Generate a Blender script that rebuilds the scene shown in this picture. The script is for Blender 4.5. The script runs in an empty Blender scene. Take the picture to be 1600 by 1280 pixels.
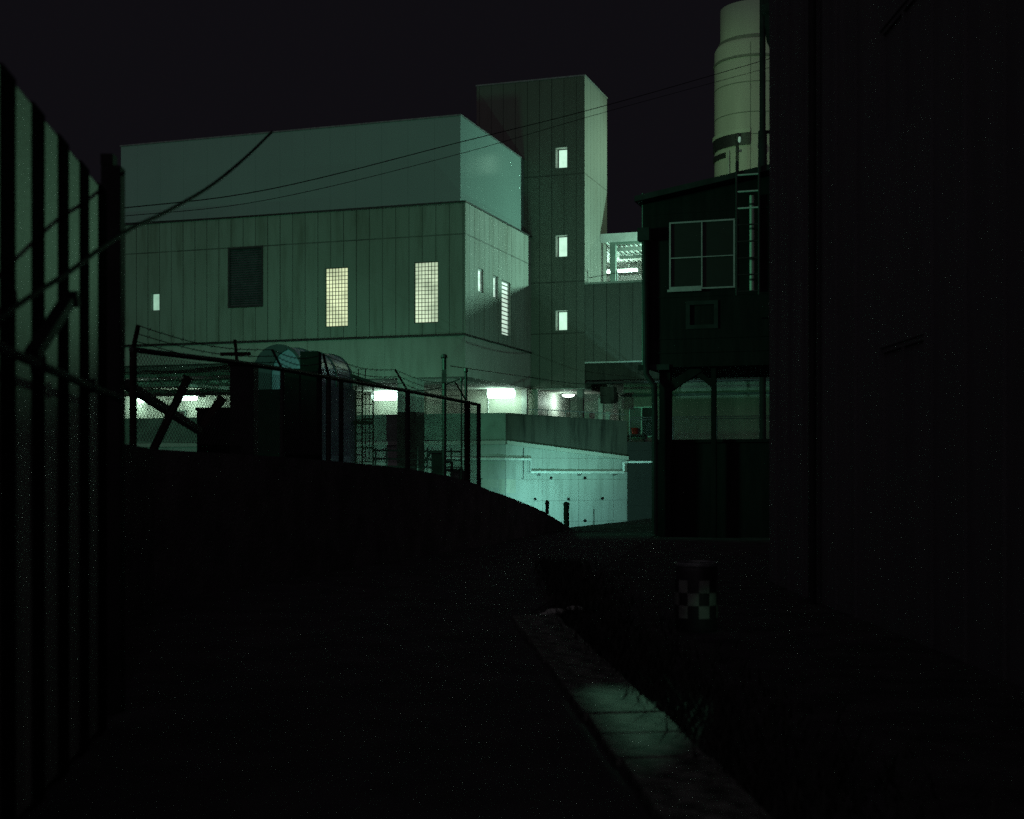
import bpy, math, random
from mathutils import Vector, Matrix
random.seed(7)
S = bpy.context.scene
C = S.collection
PI = math.pi

# ------------------------------------------------------------------ camera model
F = 2100.0; CX = 800.0; HY = 740.0; EYE = 1.6
def W(px, py, Y):
    return Vector(((px-CX)/F*Y, Y, EYE+(HY-py)/F*Y))
class Frame:
    def __init__(s, ox, oy, deg, oz=0.0):
        s.o = Vector((ox, oy, oz)); s.rz = math.radians(deg)
        s.a = Vector((math.cos(s.rz), math.sin(s.rz), 0)); s.b = Vector((-math.sin(s.rz), math.cos(s.rz), 0))
    def onY(s, px, py, yl):
        d = Vector(((px-CX)/F, 1, (HY-py)/F)); c = Vector((0, 0, EYE))
        t = (yl-(c-s.o).dot(s.b))/d.dot(s.b); return s.loc(c+d*t)
    def onX(s, px, py, xl):
        d = Vector(((px-CX)/F, 1, (HY-py)/F)); c = Vector((0, 0, EYE))
        t = (xl-(c-s.o).dot(s.a))/d.dot(s.a); return s.loc(c+d*t)
    def loc(s, p):
        r = p-s.o; return Vector((r.dot(s.a), r.dot(s.b), r.z))
    def wor(s, x, y, z):
        return s.o+s.a*x+s.b*y+Vector((0, 0, z))
BF = Frame(-1.91, 55.0, -18.72)      # the plant building's corner
HF = Frame(3.32, 34.0, -18.72)       # the cabin on stilts

# ------------------------------------------------------------------ mesh helper
class MB:
    def __init__(s): s.v = []; s.f = []
    def quad(s, *p):
        n = len(s.v); s.v += [tuple(q) for q in p]; s.f.append(tuple(range(n, n+len(p))))
    def box(s, x0, x1, y0, y1, z0, z1, rz=0, c=None):
        n = len(s.v)
        P = [(x0,y0,z0),(x1,y0,z0),(x1,y1,z0),(x0,y1,z0),(x0,y0,z1),(x1,y0,z1),(x1,y1,z1),(x0,y1,z1)]
        s.v += P
        for q in ((3,2,1,0),(4,5,6,7),(0,1,5,4),(1,2,6,5),(2,3,7,6),(3,0,4,7)):
            s.f.append(tuple(n+i for i in q))
        return s
    def bar(s, p, q, w, h=None):            # rectangular bar between two points
        h = h or w; p = Vector(p); q = Vector(q); d = (q-p).normalized()
        u = d.cross(Vector((0,0,1)));
        if u.length < .05: u = d.cross(Vector((0,1,0)))
        u.normalize(); t = u.cross(d); n = len(s.v)
        for c in (p, q):
            for i, j in ((-1,-1),(1,-1),(1,1),(-1,1)): s.v.append(tuple(c+u*(i*w/2)+t*(j*h/2)))
        for k in range(4): s.f.append((n+k, n+(k+1)%4, n+4+(k+1)%4, n+4+k))
        s.f.append((n+3,n+2,n+1,n)); s.f.append((n+4,n+5,n+6,n+7)); return s
    def tube(s, pts, r, n=10, caps=True):
        pts = [Vector(p) for p in pts]; rings = []
        up = None
        for i, p in enumerate(pts):
            d = (pts[min(i+1,len(pts)-1)]-pts[max(i-1,0)]).normalized()
            if up is None:
                up = d.cross(Vector((0,0,1)))
                if up.length < .05: up = d.cross(Vector((1,0,0)))
            u = (up-d*up.dot(d)).normalized(); up = u; t = d.cross(u)
            rr = r[i] if isinstance(r, (list,tuple)) else r
            b = len(s.v)
            for k in range(n):
                a = 2*PI*k/n; s.v.append(tuple(p+u*(math.cos(a)*rr)+t*(math.sin(a)*rr)))
            rings.append(b)
        for a, b in zip(rings, rings[1:]):
            for k in range(n): s.f.append((a+k, a+(k+1)%n, b+(k+1)%n, b+k))
        if caps:
            s.f.append(tuple(rings[0]+k for k in range(n))[::-1]); s.f.append(tuple(rings[-1]+k for k in range(n)))
        return s
    def lathe(s, prof, c=(0,0,0), n=40, a0=0, a1=2*PI, close=True):
        full = abs(a1-a0-2*PI) < 1e-6; m = n if full else n+1; rings = []
        for r, z in prof:
            b = len(s.v); rings.append(b)
            for k in range(m):
                a = a0+(a1-a0)*k/n; s.v.append((c[0]+r*math.cos(a), c[1]+r*math.sin(a), c[2]+z))
        for a, b in zip(rings, rings[1:]):
            for k in range(n):
                k2 = (k+1) % m; s.f.append((a+k, a+k2, b+k2, b+k))
        if close and full:
            s.f.append(tuple(rings[0]+k for k in range(m))[::-1]); s.f.append(tuple(rings[-1]+k for k in range(m)))
        return s
    def prism(s, poly, axis, t0, t1):       # poly in the two other axes
        n = len(poly); b = len(s.v)
        for t in (t0, t1):
            for p, q in poly:
                s.v.append({'x':(t,p,q),'y':(p,t,q),'z':(p,q,t)}[axis])
        for k in range(n): s.f.append((b+k, b+(k+1)%n, b+n+(k+1)%n, b+n+k))
        s.f.append(tuple(b+k for k in range(n))[::-1]); s.f.append(tuple(b+n+k for k in range(n))); return s
    def wall(s, u0, u1, z0, z1, holes, d0, d1, axis='y'):   # slab with openings; axis = its thickness axis
        us = sorted({u0,u1,*[h[0] for h in holes],*[h[1] for h in holes]}); zs = sorted({z0,z1,*[h[2] for h in holes],*[h[3] for h in holes]})
        us = [u for u in us if u0 <= u <= u1]; zs = [z for z in zs if z0 <= z <= z1]
        def P(u, d, z): return (u,d,z) if axis == 'y' else (d,u,z)
        def solid(i, j):
            if i < 0 or j < 0 or i >= len(us)-1 or j >= len(zs)-1: return False
            cu = (us[i]+us[i+1])/2; cz = (zs[j]+zs[j+1])/2
            return not any(h[0] < cu < h[1] and h[2] < cz < h[3] for h in holes)
        for i in range(len(us)-1):
            for j in range(len(zs)-1):
                if not solid(i, j): continue
                a, b, c, d = us[i], us[i+1], zs[j], zs[j+1]
                s.quad(P(a,d0,c),P(b,d0,c),P(b,d0,d),P(a,d0,d)); s.quad(P(b,d1,c),P(a,d1,c),P(a,d1,d),P(b,d1,d))
                if not solid(i-1,j): s.quad(P(a,d1,c),P(a,d0,c),P(a,d0,d),P(a,d1,d))
                if not solid(i+1,j): s.quad(P(b,d0,c),P(b,d1,c),P(b,d1,d),P(b,d0,d))
                if not solid(i,j-1): s.quad(P(a,d0,c),P(a,d1,c),P(b,d1,c),P(b,d0,c))
                if not solid(i,j+1): s.quad(P(a,d0,d),P(b,d0,d),P(b,d1,d),P(a,d1,d))
        return s
    def build(s, name, mat, parent=None, origin=None, world=False, smooth=False, bevel=0):
        vs = s.v
        if origin is not None:
            o = Vector(origin); vs = [tuple(Vector(v)-o) for v in vs]
        if world and parent is not None:
            M = ROOT[parent.name].inverted(); vs = [tuple(M @ Vector(v)) for v in vs]
        me = bpy.data.meshes.new(name); me.from_pydata(vs, [], s.f); me.update()
        import bmesh
        bm = bmesh.new(); bm.from_mesh(me)
        bmesh.ops.remove_doubles(bm, verts=bm.verts, dist=1e-5)
        bmesh.ops.recalc_face_normals(bm, faces=bm.faces); bm.to_mesh(me); bm.free()
        me.materials.append(M_(mat) if isinstance(mat, str) else mat)
        o = bpy.data.objects.new(name, me); C.objects.link(o)
        if origin is not None: o.location = origin
        if parent is not None:
            o.parent = parent; ROOT[o.name] = ROOT[parent.name]
        if smooth:
            for p in me.polygons: p.use_smooth = True
            try: me.set_sharp_from_angle(angle=math.radians(35))
            except Exception: pass
        if bevel:
            b = o.modifiers.new('bevel', 'BEVEL'); b.width = bevel; b.segments = 2; b.limit_method = 'ANGLE'; b.harden_normals = False
        return o
ROOT = {}
def tag(o, label=None, cat=None, group=None, kind=None):
    if label: o['label'] = label
    if cat: o['category'] = cat
    if group: o['group'] = group
    if kind: o['kind'] = kind
    return o
def thing(name, label, cat, loc=(0,0,0), rz=0.0, group=None):
    o = bpy.data.objects.new(name, None); C.objects.link(o); o.empty_display_size = .2
    o.location = loc; o.rotation_euler = (0,0,rz)
    ROOT[o.name] = Matrix.Translation(Vector(loc)) @ Matrix.Rotation(rz, 4, 'Z')
    return tag(o, label, cat, group)
def copy_tree(o, parent=None):
    c = o.copy(); C.objects.link(c)
    if parent is not None: c.parent = parent
    for ch in list(o.children): copy_tree(ch, c)
    return c

# ------------------------------------------------------------------ materials
MATS = {}
def M_(n): return MATS[n]
def nt(name):
    m = bpy.data.materials.new(name); m.use_nodes = True; MATS[name] = m
    t = m.node_tree; return m, t, t.nodes, t.links, t.nodes['Principled BSDF']
def math_(N, L, op, a, b=None, c=None):
    n = N.new('ShaderNodeMath'); n.operation = op
    for i, x in enumerate((a, b, c)):
        if x is None: continue
        if isinstance(x, (int, float)): n.inputs[i].default_value = x
        else: L.new(x, n.inputs[i])
    return n.outputs[0]
def noise(N, L, vec, scale, detail=4, rough=.55):
    n = N.new('ShaderNodeTexNoise'); n.inputs['Scale'].default_value = scale; n.inputs['Detail'].default_value = detail
    n.inputs['Roughness'].default_value = rough; L.new(vec, n.inputs['Vector']); return n.outputs['Fac']
def mixc(N, L, fac, a, b):
    n = N.new('ShaderNodeMix'); n.data_type = 'RGBA'
    if isinstance(fac, (int, float)): n.inputs[0].default_value = fac
    else: L.new(fac, n.inputs[0])
    for i, x in ((6, a), (7, b)):
        if isinstance(x, tuple): n.inputs[i].default_value = (*x, 1)
        else: L.new(x, n.inputs[i])
    return n.outputs[2]
def ramp(N, L, fac, lo, hi):
    n = N.new('ShaderNodeMapRange'); n.inputs[1].default_value = lo; n.inputs[2].default_value = hi
    n.interpolation_type = 'SMOOTHSTEP'; L.new(fac, n.inputs[0]); return n.outputs[0]
def bump(N, L, B, h, dist=.01, strength=.5):
    n = N.new('ShaderNodeBump'); n.inputs['Distance'].default_value = dist; n.inputs['Strength'].default_value = strength
    L.new(h, n.inputs['Height']); L.new(n.outputs[0], B.inputs['Normal'])
def plain(name, col, rough=.6, metal=0, var=.35, scale=3.0, dirt=None, bumps=.004, streak=0, spec=.5):
    m, t, N, L, B = nt(name)
    tc = N.new('ShaderNodeTexCoord'); v = tc.outputs['Object']
    if streak:
        mp = N.new('ShaderNodeMapping'); mp.inputs['Scale'].default_value = (streak, streak, .12*streak); L.new(v, mp.inputs[0]); vv = mp.outputs[0]
        f = noise(N, L, vv, 1.0, 5)
    else: f = noise(N, L, v, scale, 5)
    f = ramp(N, L, f, .32, .68)
    d = dirt or tuple(c*(1-var) for c in col)
    L.new(mixc(N, L, f, d, col), B.inputs['Base Color'])
    B.inputs['Roughness'].default_value = rough; B.inputs['Metallic'].default_value = metal
    B.inputs['Specular IOR Level'].default_value = spec
    g = noise(N, L, v, scale*9, 3)
    if bumps: bump(N, L, B, g, bumps, .6)
    return m
def emit(name, col, strength, var=0.0, scale=4.0, base=(.6,.6,.6)):
    m, t, N, L, B = nt(name)
    B.inputs['Base Color'].default_value = (*base, 1); B.inputs['Roughness'].default_value = .4
    B.inputs['Emission Color'].default_value = (*col, 1); B.inputs['Emission Strength'].default_value = strength
    if var:
        tc = N.new('ShaderNodeTexCoord'); f = noise(N, L, tc.outputs['Object'], scale, 3)
        s = math_(N, L, 'MULTIPLY_ADD', ramp(N, L, f, .3, .7), 2*var*strength, strength*(1-var)); L.new(s, B.inputs['Emission Strength'])
    return m
def panels(name, col, dark, w=.6, off=0.0, zl=(), jw=.020, rough=.7, jdark=.62, tone=.16, stain=.45, metal=0, spec=.35, hset=0.0):
    """cladding in vertical panels: sealed joints, slight tone differences, rain streaks"""
    m, t, N, L, B = nt(name)
    tc = N.new('ShaderNodeTexCoord'); s1 = N.new('ShaderNodeSeparateXYZ'); L.new(tc.outputs['Object'], s1.inputs[0])
    s2 = N.new('ShaderNodeSeparateXYZ'); L.new(tc.outputs['Normal'], s2.inputs[0])
    ax = math_(N, L, 'ABSOLUTE', s2.outputs[0]); ay = math_(N, L, 'ABSOLUTE', s2.outputs[1])
    u = math_(N, L, 'ADD', math_(N, L, 'MULTIPLY', s1.outputs[0], ay), math_(N, L, 'MULTIPLY', s1.outputs[1], ax))
    z = s1.outputs[2]
    q = math_(N, L, 'DIVIDE', math_(N, L, 'ADD', u, off), w)
    fr = math_(N, L, 'FRACT', q); cell = math_(N, L, 'FLOOR', q)
    dist = math_(N, L, 'MULTIPLY', math_(N, L, 'MINIMUM', fr, math_(N, L, 'SUBTRACT', 1.0, fr)), w)
    j = math_(N, L, 'LESS_THAN', dist, jw)
    for z0 in zl:
        j = math_(N, L, 'MAXIMUM', j, math_(N, L, 'LESS_THAN', math_(N, L, 'ABSOLUTE', math_(N, L, 'SUBTRACT', z, z0)), jw*1.3))
    wn = N.new('ShaderNodeTexWhiteNoise'); wn.noise_dimensions = '1D'; L.new(cell, wn.inputs['W'])
    cmb = N.new('ShaderNodeCombineXYZ'); L.new(math_(N, L, 'MULTIPLY', u, 2.2), cmb.inputs[0]); L.new(math_(N, L, 'MULTIPLY', z, .28), cmb.inputs[1]); L.new(math_(N, L, 'MULTIPLY', ax, 7.0), cmb.inputs[2])
    st = ramp(N, L, noise(N, L, cmb.outputs[0], 1.0, 6, .6), .42, .8)
    big = ramp(N, L, noise(N, L, tc.outputs['Object'], .35, 3), .3, .7)
    c = mixc(N, L, math_(N, L, 'MULTIPLY', st, stain), col, dark)
    c = mixc(N, L, math_(N, L, 'MULTIPLY', big, .18), c, dark)
    c = mixc(N, L, math_(N, L, 'MULTIPLY', wn.outputs['Value'], tone), c, dark)
    wn2 = N.new('ShaderNodeTexWhiteNoise'); wn2.noise_dimensions = '1D'; L.new(math_(N, L, 'ADD', math_(N, L, 'ROUND', q), 77.3), wn2.inputs['W'])
    js = math_(N, L, 'MULTIPLY', j, math_(N, L, 'MULTIPLY_ADD', wn2.outputs['Value'], .45*jdark, jdark*.7))
    c = mixc(N, L, js, c, tuple(x*.12 for x in dark))
    L.new(c, B.inputs['Base Color']); B.inputs['Roughness'].default_value = rough; B.inputs['Metallic'].default_value = metal
    B.inputs['Specular IOR Level'].default_value = spec
    h = math_(N, L, 'SUBTRACT', math_(N, L, 'MULTIPLY', noise(N, L, tc.outputs['Object'], 30, 3), .25), j)
    bump(N, L, B, h, .006, .7)
    return m
def concrete(name, col, dark, joint_u=1.8, joint_z=.9, rough=.85, streaks=.5, ties=False, jw=.01, axis_u='xy', zoff=0.0):
    m, t, N, L, B = nt(name)
    tc = N.new('ShaderNodeTexCoord'); s1 = N.new('ShaderNodeSeparateXYZ'); L.new(tc.outputs['Object'], s1.inputs[0])
    s2 = N.new('ShaderNodeSeparateXYZ'); L.new(tc.outputs['Normal'], s2.inputs[0])
    ax = math_(N, L, 'ABSOLUTE', s2.outputs[0]); ay = math_(N, L, 'ABSOLUTE', s2.outputs[1])
    u = math_(N, L, 'ADD', math_(N, L, 'MULTIPLY', s1.outputs[0], ay), math_(N, L, 'MULTIPLY', s1.outputs[1], ax)); z = s1.outputs[2]
    def lines(c, w, jw):
        fr = math_(N, L, 'FRACT', math_(N, L, 'DIVIDE', c, w)); d = math_(N, L, 'MULTIPLY', math_(N, L, 'MINIMUM', fr, math_(N, L, 'SUBTRACT', 1.0, fr)), w)
        return math_(N, L, 'LESS_THAN', d, jw)
    j = math_(N, L, 'MAXIMUM', lines(u, joint_u, jw), lines(math_(N, L, 'ADD', z, zoff), joint_z, jw*.7))
    cmb = N.new('ShaderNodeCombineXYZ'); L.new(math_(N, L, 'MULTIPLY', u, 2.6), cmb.inputs[0]); L.new(math_(N, L, 'MULTIPLY', z, .3), cmb.inputs[1])
    st = ramp(N, L, noise(N, L, cmb.outputs[0], 1.0, 6, .65), .4, .75)
    blot = ramp(N, L, noise(N, L, tc.outputs['Object'], .9, 6, .65), .45, .7)
    fine = noise(N, L, tc.outputs['Object'], 14, 4)
    c = mixc(N, L, math_(N, L, 'MULTIPLY', st, streaks), col, dark)
    c = mixc(N, L, math_(N, L, 'MULTIPLY', blot, .35), c, tuple(min(1, x*1.25) for x in col))
    c = mixc(N, L, math_(N, L, 'MULTIPLY', fine, .25), c, dark)
    c = mixc(N, L, math_(N, L, 'MULTIPLY', j, .5), c, tuple(x*.3 for x in dark))
    L.new(c, B.inputs['Base Color']); B.inputs['Roughness'].default_value = rough; B.inputs['Specular IOR Level'].default_value = .3
    bump(N, L, B, math_(N, L, 'SUBTRACT', math_(N, L, 'MULTIPLY', fine, .4), j), .006, .6)
    return m

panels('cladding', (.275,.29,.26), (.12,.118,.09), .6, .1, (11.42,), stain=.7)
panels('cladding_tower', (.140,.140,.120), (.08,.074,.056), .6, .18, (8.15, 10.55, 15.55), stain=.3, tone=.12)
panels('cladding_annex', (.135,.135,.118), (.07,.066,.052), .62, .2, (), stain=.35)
panels('metal_cladding', (.25,.34,.315), (.18,.25,.235), 1.2, .3, (), jw=.006, rough=.23, metal=.25, jdark=.18, tone=.05, stain=.12, spec=.5)
concrete('band_concrete', (.34,.34,.31), (.16,.155,.13), 3.6, 4.0, streaks=.45)
concrete('ramp_concrete', (.36,.375,.36), (.13,.14,.125), 1.8, .9, streaks=.55, zoff=.35)
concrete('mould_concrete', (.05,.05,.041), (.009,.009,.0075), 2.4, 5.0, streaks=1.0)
concrete('side_concrete', (.011,.0105,.009), (.006,.0055,.005), 2.4, 1.2)  # shade of the side wall put into a near-black colour
concrete('ledge_concrete', (.36,.37,.34), (.2,.2,.18), 2.4, 6.0, streaks=.3)
plain('cream_wall', (.62,.60,.52), .8, var=.25, scale=1.2, streak=1.2)
plain('white_paint', (.72,.72,.68), .55, var=.18, scale=2)
plain('soffit_paint', (.55,.55,.50), .8, var=.2, scale=.8)
plain('green_wainscot', (.20,.26,.22), .6, var=.3, scale=1.5)
plain('brown_paint', (.028,.022,.02), .6, var=.4, spec=.06)
plain('column_concrete', (.30,.31,.28), .85, var=.35, streak=2)
plain('dark_steel', (.022,.021,.02), .5, .3, var=.4)
plain('rust_steel', (.035,.024,.018), .7, .2, var=.5, scale=8, spec=.06)
plain('galv', (.25,.26,.26), .45, .6, var=.35, scale=8)
plain('galv_dark', (.05,.05,.048), .5, .4, var=.4, scale=8)
plain('aluminium', (.38,.40,.39), .35, .4, var=.2, scale=6)
plain('pale_pipe', (.42,.43,.38), .5, 0, var=.3, streak=3)
plain('pipe_white', (.62,.64,.62), .5, 0, var=.25, streak=3)
plain('black_boards', (.014,.0125,.013), .75, var=.4, scale=4, streak=5, spec=.06)
plain('black_roof', (.03,.029,.03), .6, var=.3, spec=.06)
plain('dark_glass', (.020,.024,.021), .12, 0, var=.1, bumps=0, spec=.15)
plain('louvre_dark', (.15,.145,.16), .6, .2, var=.3, spec=.06)
plain('right_siding', (.115,.112,.118), .8, var=.15, streak=3, spec=.06)
plain('left_panel', (.20,.21,.18), .6, .1, var=.45, streak=4, bumps=.006)
plain('left_post', (.022,.021,.021), .7, 0, var=.3, spec=.06)
plain('asphalt', (.062,.058,.062), .9, var=.35, scale=1.5, bumps=.01, spec=.06)
plain('soil', (.06,.056,.058), .95, var=.5, scale=2, bumps=.03, spec=.06)
plain('bank_stone', (.13,.12,.12), .9, var=.4, scale=2, bumps=.03, spec=.06)
plain('yard_ground', (.03,.03,.028), .9, var=.4, scale=.7, bumps=.01)
plain('slab_concrete', (.17,.178,.155), .9, dirt=(.016,.016,.014), scale=7.0, bumps=.03)
plain('stack_paint', (.50,.50,.42), .55, var=.16, streak=.8)
plain('stack_seam', (.20,.20,.17), .6, var=.2)
plain('tank_blue', (.24,.235,.36), .45, .15, var=.4, streak=2)
plain('tank_dark', (.03,.028,.04), .5, .1, var=.4, streak=2)
plain('house_pale', (.33,.34,.27), .8, var=.3, streak=1.5)
plain('red_plastic', (.55,.06,.03), .5, var=.2)
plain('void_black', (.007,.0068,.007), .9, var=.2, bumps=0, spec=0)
plain('drum_black', (.02,.018,.02), .5, var=.3)
plain('drum_white', (.19,.20,.18), .55, var=.35, scale=6)
plain('stone', (.45,.46,.42), .8, var=.3, scale=20)
plain('grass', (.042,.045,.038), .9, var=.5, scale=6, bumps=0, spec=.06)
plain('mortar', (.10,.10,.085), .8, var=.2)
plain('black_rubber', (.012,.012,.012), .6, var=.2, bumps=0, spec=.06)
LAMP = (.62, 1.0, .80)
emit('tube_glow', LAMP, 5.0)
emit('tube_glow_hall', LAMP, 13.0)
emit('canopy_glow', LAMP, 8.0)
emit('bulkhead_glow', (.75,1.0,.82), 10.0)
emit('block_warm', (.78,.85,.50), .88, .28, 1.1)
emit('block_cool', (.62,.74,.50), .85, .3, 1.2)
emit('blind_white', (.64,.86,.70), .85, .15, 1.2)
emit('pane_tower', (.58,.92,.70), .95, .10, 2.5)
emit('pane_small', (.34,.60,.44), .75, .15, 3)
emit('pane_side', (.52,.70,.58), .95, .35, 3.5)
emit('lens', LAMP, .9)
emit('lens_lamp', (.55,1,.8), .15)

for n_ in ('tube_glow','tube_glow_hall','canopy_glow','bulkhead_glow','lens','lens_lamp'): MATS[n_].cycles.emission_sampling='NONE'
# ------------------------------------------------------------------ ground
def ss(a, b, x):
    t = max(0., min(1., (x-a)/(b-a))); return t*t*(3-2*t)
def gz(x, y):
    d = (x-1.66)*-.923+(y-39.5)*.386
    z = -1.0*ss(0, 4, d)
    z += .02*math.sin(x*1.3+y*.7)*ss(0,2,abs(x)-3)
    return z
xs = [-300,-150,-80,-45,-30,-22]+[-16+.8*i for i in range(41)]+[22,30,45,80,150,300]
ys = [-60,-25,-10,-4]+[.8*i for i in range(83)]+[72,80,95,120,160,220,330]
g = MB()
for x in xs:
    for y in ys: g.v.append((x, y, gz(x, y)))
ny = len(ys)
for i in range(len(xs)-1):
    for j in range(ny-1): g.f.append((i*ny+j, (i+1)*ny+j, (i+1)*ny+j+1, i*ny+j+1))
tag(g.build('ground', 'soil', smooth=True), kind='structure')
# kerb line: from (.83,4) to (0,14.6); the lane lies left of it
def kerb(y): return .0+(14.6-y)*.0787
r = MB()
yy = [-4+1.0*i for i in range(43)]
def lane_l(y): return -1.45-.1318*max(y,-4) if y < 9.1 else (-2.65-.23*(y-9.1) if y < 16.6 else (-4.4+.291*(y-16.6)))
def lane_r(y): return kerb(y)-.02 if y < 14.7 else .1+(y-14.7)*.18
for y in yy:
    for k in range(9):
        x = lane_l(y)+(lane_r(y)-lane_l(y))*k/8; r.v.append((x, y, gz(x,y)+.008))
for i in range(len(yy)-1):
    for k in range(8): r.f.append((i*9+k, i*9+k+1, (i+1)*9+k+1, (i+1)*9+k))
tag(r.build('lane', 'asphalt', smooth=True), kind='structure')
# embankment under the fence
EB = [(7.5,-3.3,2.0),(9.3,-3.25,2.0),(12,-3.9,1.95),(16.6,-4.42,1.9),(20,-3.43,1.85),(23,-2.55,1.77),(25.3,-1.88,1.68),(27.7,-1.18,1.52),(29,-.8,1.38),(30,-.5,1.22),(31.5,-.2,1.1),(33,.05,.97),(34.5,.45,.79),(36,.85,.57),(37.5,1.22,.33),(39,1.6,.07),(39.8,1.8,-.15)]
e = MB()
cols = [0,.15,1.2,4,9,16,26]
for y, x, z in EB:
    e.v.append((x, y, -1.6))
    for c in cols: e.v.append((x-c, y, z + (.05*math.sin(y*1.1+c*2) if c > .2 else 0)))
    e.v.append((x-26, y, -1.6))
w = len(cols)+2
for i in range(len(EB)-1):
    for k in range(w-1): e.f.append((i*w+k, i*w+k+1, (i+1)*w+k+1, (i+1)*w+k))
for i in (0, len(EB)-1): e.f.append(tuple(i*w+k for k in range(w)))
tag(e.build('embankment', 'bank_stone'), kind='structure')

# gutter slabs
sl = MB(); sl.box(0,.50,0,.645,-.12,.0)
ys_s = [4.0+.67*i for i in range(16)]
slab = None
places = ['nearest the frame bottom edge']
for i, y in enumerate(ys_s):
    if slab is None:
        slab = sl.build('gutter_slab', 'slab_concrete', bevel=.015); o = slab
    else:
        o = slab.copy(); C.objects.link(o)
    o.location = (kerb(y)+.01+random.uniform(-.012,.012), y, .05+random.uniform(-.008,.01)); o.rotation_euler = (random.uniform(-.012,.012), random.uniform(-.02,.02), math.atan(.0787)+random.uniform(-.012,.012))
    tag(o, 'unlit gutter slab between the green light patch and the bottom edge' if y < 7.2 else ('concrete gutter slab lying in the patch of green light' if y < 9.5 else 'unlit gutter slab between the green light patch and the pale stones'), 'gutter slab', 'concrete gutter slabs beside the lane')
# verge grass (uncountable)
gr = MB()
for k in range(5200):
    y = random.uniform(4, 24); x = (kerb(y) if y < 14.7 else kerb(14.7))+.50+abs(random.gauss(0,.45))
    if random.random() < .25: x -= random.uniform(0,.16)
    h = random.uniform(.05,.17); a = random.uniform(0, 2*PI); w_ = .012; lx = math.cos(a)*h*.6; ly = math.sin(a)*h*.6
    if (x-1.88)**2+(y-13.7)**2 < .07: continue
    gr.v += [(x-math.sin(a)*w_, y+math.cos(a)*w_, .0), (x+math.sin(a)*w_, y-math.cos(a)*w_, .0), (x+lx, y+ly, h)]
    n = len(gr.v); gr.f.append((n-3,n-2,n-1))
tag(gr.build('grass', 'grass'), 'dark weeds growing along the gutter slabs', 'grass', kind='stuff')
# pale stones at the lane end
def stone(px, py, r, label):
    Y = EYE*F/(py-HY)
    p = W(px, py, Y); m = MB(); n = 10
    prof = [(.02,-.25),(.75,-.2),(1.0,.05),(.8,.38),(.4,.55),(.03,.6)]
    m.lathe([(a*r, b*r) for a, b in prof], (0,0,0), n)
    m.v = [(v[0]*1.35*(1+.25*math.sin(v[1]*30+v[2]*20)), v[1]*(1+.2*math.cos(v[0]*40)), v[2]) for v in m.v]
    o = m.build('stone', 'stone', smooth=True); o.location = (p.x, p.y, .03+r*.1)
    tag(o, label, 'stone', 'pale stones at the end of the gutter')
stone(868, 963, .085, 'wider of the pale flat stones at the far end of the gutter')
stone(852, 966, .05, 'small pale stone touching the wide flat stone by the gutter')
stone(898, 958, .075, 'pale rounded stone lying alone right of the other gutter stones')

# ------------------------------------------------------------------ plant building
Z0, ZS, ZB, ZL, ZT = 2.82, 5.58, 7.31, 12.70, 16.36
XE = -26.0
B = thing('plant_building', 'large green-lit factory building with set-back upper storey and lit glass-block windows', 'building', BF.o, BF.rz)
def span(fr, p0, p1, yl):
    a = fr.onY(p0[0], p0[1], yl); b = fr.onY(p1[0], p1[1], yl); return a.x, b.x, b.z, a.z
wA = {'gb1': span(BF,(508,419),(544,510),0), 'gb2': span(BF,(647,410),(685,504),0), 'lv': span(BF,(358,389),(410,478),0), 'sm': span(BF,(236,458),(249,486),0)}
m = MB(); m.wall(XE, 0, ZB, ZL, list(wA.values()), 0, .25)
m.wall(.25, 8.74, ZB, ZL, [], -.25, 0, 'x') if False else None
a1 = BF.onX(747,418,0); a2 = BF.onX(755.5,457,0); b1 = BF.onX(771,430,0); b2 = BF.onX(778,466,0); c1 = BF.onX(784,437,0); c2 = BF.onX(797.5,524,0)
wB = {'s1': (a1.y,a2.y,a2.z-.05,a1.z), 's2': (b1.y,b2.y,b2.z-.05,b1.z), 'bl': (c1.y,c2.y,c2.z-.08,c1.z)}
m.wall(.25, 8.74, ZB, ZL, list(wB.values()), -.25, 0, 'x')
m.build('wall', 'cladding', B)
cap = MB(); cap.box(XE, .05, -.05, .45, ZL, ZL+.07); cap.box(-.42, .05, .452, 8.72, ZL, ZL+.068); cap.build('ledge', 'galv_dark', B)
m = MB(); m.box(-16.75, -.35, .35, 8.72, ZL+.07, ZT); m.build('upper_storey', 'metal_cladding', B)
m = MB(); m.box(-16.79, -.31, .31, .39, ZT, ZT+.06); m.box(-.39, -.31, .392, 8.72, ZT, ZT+.058); m.build('roof_edge', 'galv', B)
ZH=6.42
m = MB(); m.box(-9.9, -.01, .01, .9, ZS, ZB-.06); m.box(XE,-9.902,.012,.9,ZH,ZB-.06); m.box(-.9, -.012, .902, 8.70, ZS, ZB-.06); m.build('beam', 'band_concrete', B)
m = MB(); m.box(XE, .045, -.045, .30, ZB-.06, ZB-.002); m.box(-.25, .045, .302, 8.72, ZB-.06, ZB-.003); m.build('drip_ledge', 'galv_dark', B)
m = MB(); m.box(-9.62, -.92, .92, 16, ZS+.012, ZS+.20); m.box(XE,-9.622,.92,16,ZH+.012,ZH+.2); m.build('soffit', 'soffit_paint', B)
m = MB(); m.box(XE, 1.38, 1.1, 16, Z0-.35, Z0); m.build('floor_slab', 'side_concrete', B)
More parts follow.
